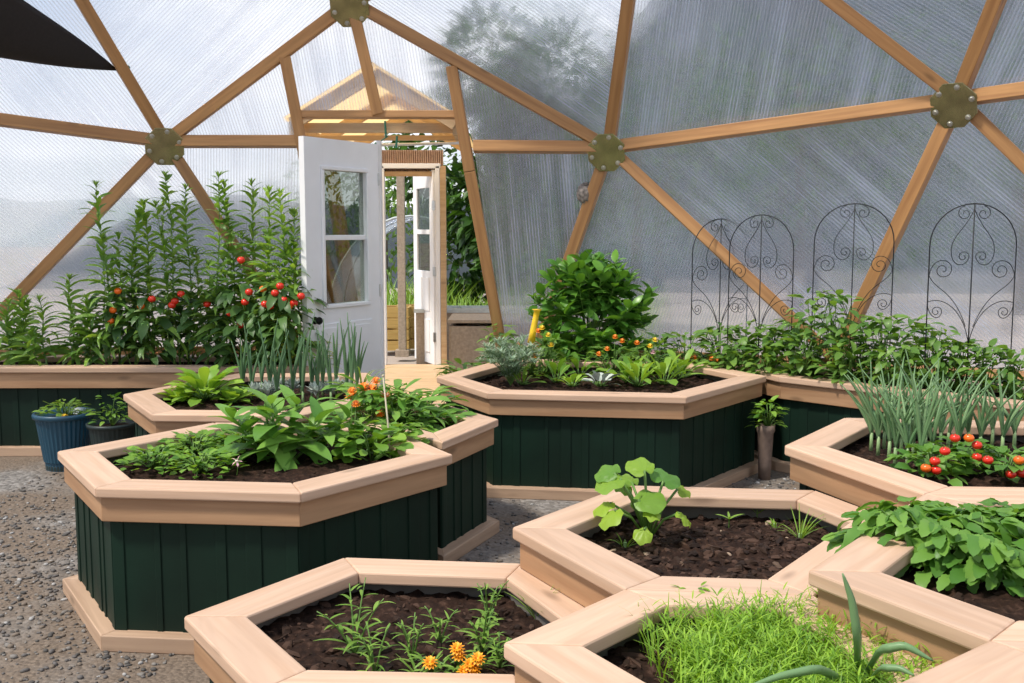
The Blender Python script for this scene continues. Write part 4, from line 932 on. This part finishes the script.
root=thing('clay_vase','tall grey-brown clay vase tucked behind the central planter corner','pot',(1.535,6.08,0)); mb=MB(); mb.lathe([(.03,0),(.036,.0),(.04,.1),(.047,.28),(.056,.30),(.056,.335),(.047,.335),(.043,.28),(0,.27)],28); mb.build('body',M['terra'],root,smooth=True); mb=MB(); mb.lathe([(.044,.318),(0,.322)],18); mb.build('potting_soil',M['soil'],root)
bushy('potted_basil','bright basil plant growing in the clay vase','plant',(1.545,6.07,.31),.17,.085,70,.06,.036,'lf_mint',273,'ovate',None)
# F5
OF5=[(871, 450, 368, 0), (878, 454, 386, 0), (884, 448, 386, 0), (889, 459, 368, 0), (895, 464, 374, 0), (901, 453, 386, 0), (907, 467, 380, 0), (913, 459, 386, 0), (920, 470, 362, 0), (925, 452, 386, 0), (932, 460, 362, 0), (940, 450, 380, 0), (905, 442, 374, 0), (921, 441, 386, 0), (948, 450, 368, 0), (958, 457, 368, 0), (968, 448, 380, 0), (980, 452, 386, 0), (992, 446, 386, 0), (1002, 453, 380, 0), (1014, 448, 380, 0), (890, 445, 368, 0), (935, 440, 368, 0)]
ORD=['first','second','third','fourth','fifth','sixth','seventh','eighth','ninth','tenth','eleventh','twelfth','thirteenth','fourteenth','fifteenth','sixteenth','seventeenth','eighteenth','nineteenth','twentieth','twenty-first','twenty-second','twenty-third']
for i,(px,py,ty,_) in enumerate(sorted(OF5)):
    p=at_soil(px,py,'F5'); h=1.5+(231-ty)/1020*p.y-p.z
    onion('broad-leaved green onion beside the strawberries, %s along from the planter corner'%ORD[i],p,h*1.12,6,300+i,'lf_onion_f','onions beside the strawberries',.20,.0095,True)
FS=[[(935,461,R_),(926,468,O_),(936,470,R_),(945,451,R_)],[(955,438,R_),(969,438,O_),(977,445,R_),(977,457,R_)],[(988,460,R_),(1011,474,R_),(1019,460,O_),(1022,473,R_)],[]]
for i,(px,py,lab) in enumerate(((932,478,'strawberry plant with orange and red fruit nearest the onions'),(965,470,'strawberry plant in the middle, holding red fruit high'),(1005,478,'strawberry plant at the frame edge'),(1060,478,'fruitless strawberry plant at the far end of the onion planter'))):
    p=at_soil(px,py,'F5'); rt_=bushy('strawberry_plant',lab,'strawberry plant',p,.10,.12,62,.062,.046,'lf_f4',330+i,'ovate','strawberry plants',tooth=.1,inner=.05,seg=5)
    for fx,fy,m in FS[i]: fruit(rt_,aty(fx,fy,p.y-.12),.018,m,'strawberry',(1,1,.85))
# F4 bush
for i,(px,py,h,w_,n,lab) in enumerate(((897,555,.14,.13,100,'sprawling toothed-leaf plant spilling over the planter corner'),(938,564,.14,.16,110,'toothed-leaf plant in the middle of its planter'),(985,574,.15,.17,110,'toothed-leaf plant near the bottom corner'),(962,550,.11,.17,95,'toothed-leaf plant along the back of its planter'),(1020,562,.13,.18,100,'toothed-leaf plant cut by the frame edge'),(1085,568,.14,.18,100,'toothed-leaf plant at the far end of its planter'))):
    bushy('toothed_leaf_plant',lab,'plant',at_soil(px,py,'F4'),h,w_,int(n*1.7),.066,.060,'lf_f4',340+i,'heart','toothed-leaf plants',droop=(.3,1.2),up=(-.7,.35),tooth=.08,inner=.05,seg=8,stems=20)
# F2 squash
def squash():
    p0=at_soil(648,541,'F2'); root=thing('squash_plant','young squash plant with large round leaves in the bare-soil planter','squash plant',p0); ms=MB(); mb=MB()
    Y=p0.y
    for px,py,dy,sz,tilt in ((638,474,.0,.105,(-.1,-.6,.5)),(667,486,.02,.125,(.5,-.45,.6)),(604,482,.02,.10,(-.5,-.5,.35)),(605,494,-.02,.12,(-.55,-.35,.5)),(622,497,.06,.07,(.3,-.5,.6)),(655,503,-.06,.12,(.25,-.75,.4)),(682,498,.08,.10,(.7,-.3,.35)),(608,523,-.10,.10,(-.7,-.35,.25)),(600,512,-.03,.09,(-.7,-.2,.4)),(640,503,.08,.085,(-.3,-.4,.6)),(652,518,-.09,.065,(.2,-.5,.5)),(687,523,-.03,.075,(.8,-.2,.1)),(642,540,-.13,.07,(-.1,-.8,.1)),(625,488,.10,.09,(.1,-.4,.7))):
        q=aty(px,py-(11 if py<500 else 3),Y+dy)-p0; n=V(tilt).normalized(); n=(n+V((0,0,1.0))).normalized(); sz*=.84
        d=(q-V((0,0,q.z*.4))); d=(d-n*d.dot(n)); d=d.normalized() if d.length>.01 else V((1,0,0)); b=q-d*sz*.5; 
        ms.tube([V((0,0,0)),V((0,0,0)).lerp(b,.5)+V((0,0,.025)),b],.0042,6)
        sd=n.cross(d); k=len(mb.v); mb.v.append(b+n*-.004); m=22
        for j in range(m+1):
            a=PI*(-.94+1.88*j/m); rr=sz*.52*(1+.02*math.cos(j*1.7))*(1.0-.10*abs(a)/PI)
            c=b+d*sz*.36
            mb.v.append(c.lerp(b,.25)+(d*math.cos(a)+sd*math.sin(a))*rr*.55+n*(.004*math.cos(a*5)))
        for j in range(m+1):
            a=PI*(-.94+1.88*j/m); rr=sz*.52*(1+.02*math.cos(j*1.7))
            mb.v.append(b+d*sz*.36+(d*math.cos(a)+sd*math.sin(a))*rr-n*(.008+.006*math.cos(a*5)))
        for j in range(m): mb.f.append((k,k+1+j,k+2+j)); mb.f.append((k+1+j,k+2+m+j,k+3+m+j,k+2+j))
    ms.build('leaf_stalks',M['stem'],root,smooth=True); mb.build('foliage',M['lf_squash'],root,smooth=True)
squash()
def seedling(label,p,leaves,mat='lf_seed',group='tiny seedlings',name='seedling'):
    root=thing(name,label,'seedling',p,0,group); ms=MB(); mb=MB()
    for a,e,l,w_,h in leaves: d=V((math.cos(a)*math.cos(e),math.sin(a)*math.cos(e),math.sin(e))); ms.tube([(0,0,-.005),(0,0,h*.6),(0,0,h)],.0022,5); mb.leaf((0,0,h),d,l,w_,.5,.2,5,'lance')
    ms.build('stem',M['stem'],root); mb.build('leaves',M[mat],root)
seedling('two-leaved sprout in the middle of the bare soil',at_soil(729,528,'F2'),[(PI*.95,.5,.05,.022,.03),(.1,.5,.055,.022,.03),(PI*1.5,.9,.02,.01,.03),(PI*.5,1,.03,.012,.03)])
seedling('thin shoot along the back rim of the bare-soil planter',at_soil(757,520,'F2'),[(.2,.6,.07,.012,.02),(2.9,.8,.06,.012,.02),(.9,.9,.05,.014,.05)])
seedling('small shoot against the right back rim of the bare-soil planter',at_soil(812,517,'F2'),[(1.6,1.2,.06,.010,.01),(.3,.7,.05,.008,.02)])
def tuft(label,p,n,l,w_,seed,mat='lf_seed',group='grass tufts',name='grass_tuft',sp=.9):
    r=random.Random(seed); root=thing(name,label,'grass',p,0,group); mb=MB(); 
    for k in range(n): a=r.uniform(0,2*PI); e=r.uniform(.35,1.4); mb.leaf((.01*math.cos(a),.01*math.sin(a),0),(math.cos(a)*math.cos(e),math.sin(a)*math.cos(e)*.9,math.sin(e)),l*r.uniform(.5,1.1),w_,r.uniform(.3,1.3)*sp,.25,6,'lance')
    mb.build('blades',M[mat],root); ms=MB(); ms.tube([(0,0,-.005),(0,0,.008),(0,0,.015)],.006,6); ms.build('crown',M['whitestalk'],root)
tuft('pale wilting grass tuft near the right end of the bare soil',at_soil(800,538,'F2'),26,.105,.006,1)
tuft('small green tuft at the foot of the squash plant',at_soil(625,547,'F2'),10,.06,.010,2)
tuft('tiny green tuft along the back corner of the bare soil',at_soil(775,528,'F2'),8,.05,.008,3)
# F3 bright seedling patch
r=random.Random(33); mb=MB(); zs=soilz('F3'); Pf=inset([V((.30,2.36)),V((.36,1.70)),V((.62,1.62)),V((.93,1.97)),V((.78,2.38))],.0)
k=0
while k<3800:
    x=r.uniform(.28,.95);y=r.uniform(1.6,2.4)
    if not inpoly(x,y,Pf) or (x<.40+.05*math.sin(y*20) and r.random()<.75): continue
    k+=1; a=r.uniform(0,2*PI); h=r.uniform(.07,.17)*(.9 if y>2.2 else .85)
    d=V((math.cos(a)*.35,math.sin(a)*.35,1)); mb.leaf((x,y,zs),d,h,.006,r.uniform(.2,1.2),.2,4,'lance')
    if r.random()<.8:
        for s in range(3): b=r.uniform(0,2*PI); mb.leaf(V((x,y,zs))+d.normalized()*h*r.uniform(.4,.9),(math.cos(b),math.sin(b),.7),.03,.006,.5,.1,3,'lance')
tag(mb.build('carrot_seedlings',M['lf_grass']),'dense bright green feathery seedlings filling the foreground planter','seedlings',kind='stuff')
for i,(px,py,pts,wd,lab) in enumerate(((858,668,((858,640),(852,600),(842,572)),.020,'long upright leek blade rising from the bright seedlings'),(860,672,((880,650),(905,645),(935,662)),.020,'leek blade arching toward the bottom corner'),(858,676,((820,668),(780,676),(740,690)),.018,'leek blade lying toward the bottom of the frame'),(862,676,((880,668),(900,668),(915,676)),.016,'short leek blade curling over the bright seedlings'))):
    p=atz(px,py,.56); root=thing('leek_blade',lab,'leek',p,0,'leek blades'); q=[V((0,0,-.03))]+[aty(a,b,p.y-.20-.02*j*(i!=0))-p for j,(a,b) in enumerate(pts)]; mb=MB(); k=0
    # ribbon with a keel
    P_=[]
    for j in range(len(q)-1):
        for t in range(5): P_.append(q[j].lerp(q[j+1],t/5))
    P_.append(q[-1]); P_=[(P_[max(0,j-1)]+P_[j]*2+P_[min(len(P_)-1,j+1)])/4 for j in range(len(P_))]
    for j,c in enumerate(P_):
        tt=(P_[min(j+1,len(P_)-1)]-P_[max(j-1,0)]).normalized(); sd=tt.cross(V((0,-1,.4))).normalized(); w_=wd/2*(1-.85*(j/(len(P_)-1))**3); mb.v+=[c-sd*w_,c+sd.cross(tt)*w_*.4,c+sd*w_]
    for j in range(len(P_)-1): a=3*j; mb.f+=[(a,a+1,a+4,a+3),(a+1,a+2,a+5,a+4)]
    mb.build('blade',M['lf_onion_f'],root,smooth=True,solid=.0015); ms=MB(); ms.tube([(0,0,-.03),(0,0,0),(0,0,.02)],.007,6); ms.build('stalk',M['whitestalk'],root)
for i,(px,py,h,lab) in enumerate(((694,590,.08,'thin branching weed at the inner corner of the seedling planter'),(866,600,.09,'thin branching weed against the toothed-leaf planter'),(905,628,.08,'thin branching weed below the toothed-leaf planter rim'),(930,655,.08,'curled weed beside the bottom corner planter'))):
    bushy('branching_weed',lab,'weed',atz(px,py+25,.53),h,.05,26,.03,.012,'lf_grass',360+i,'ovate','branching weeds',stems=8)
# F1
def weed(label,px,py,h,n,l,wd,seed,fl=(),mat='lf_seed'):
    r=random.Random(seed); p=at_soil(px,py,'F1'); root=thing('branching_seedling',label,'seedling',p,0,'branching seedlings'); ms=MB(); mb=MB()
    for b in range(4):
        a=b*GA+seed; e=V((.55*h*math.cos(a)*r.uniform(.3,1),.4*h*math.sin(a),h*r.uniform(.65,1.05))); path=[V((0,0,0)).lerp(e,t)+V((0,0,.02*math.sin(PI*t))) for t in[i/6 for i in range(7)]]; ms.tube(path,lambda t:.003*(1-.5*t),5)
        for i in range(n):
            t=.15+.85*i/n; c=path[min(6,int(t*6))]; aa=i*GA+b; mb.leaf(c,(math.cos(aa),math.sin(aa),.5),l*(1.15-.75*t)*r.uniform(.7,1.2),wd*(1.1-.5*t),r.uniform(.4,1.1),.2,5,'lance')
    ms.build('stem',M['stem'],root,smooth=True); mb.build('foliage',M[mat],root)
weed('tall branching seedling at the outer end of the lowest planter',355,655,.19,8,.085,.018,1)
weed('drooping seedling in front of the tall branching one',375,676,.12,7,.07,.012,2)
weed('thin seedling in the middle of the lowest planter',413,663,.12,7,.055,.010,3)
weed('thin seedling behind the marigolds',440,645,.10,7,.05,.010,4)
weed('bushy seedling beside the marigolds',482,655,.15,10,.07,.018,5)
weed('upright seedling toward the back of the lowest planter',488,622,.13,8,.05,.012,6)
weed('short seedling at the marigold roots',500,668,.08,9,.05,.010,8)
tuft('pale wilted tuft against the raised squash planter',at_soil(537,618,'F1'),12,.11,.010,11)
tuft('small tuft at the front rim of the lowest planter',at_soil(420,679,'F1'),12,.09,.010,12)
for i,(px,py,fl,lab) in enumerate(((432,676,[(430,663)],'single orange marigold at the front of the lowest planter'),(458,668,[(457,649),(459,655)],'taller orange marigold pair in the lowest planter'),(472,674,[(478,659),(474,669),(464,672),(470,665)],'orange marigold cluster nearest the raised planter'))):
    p=at_soil(px,py,'F1'); bushy('marigold',lab,'marigold',p,.05,.045,22,.035,.010,'lf_seed',380+i,'lance','marigolds',[(a,b,p.y-.04,'orange2') for a,b in fl],fr=.021)
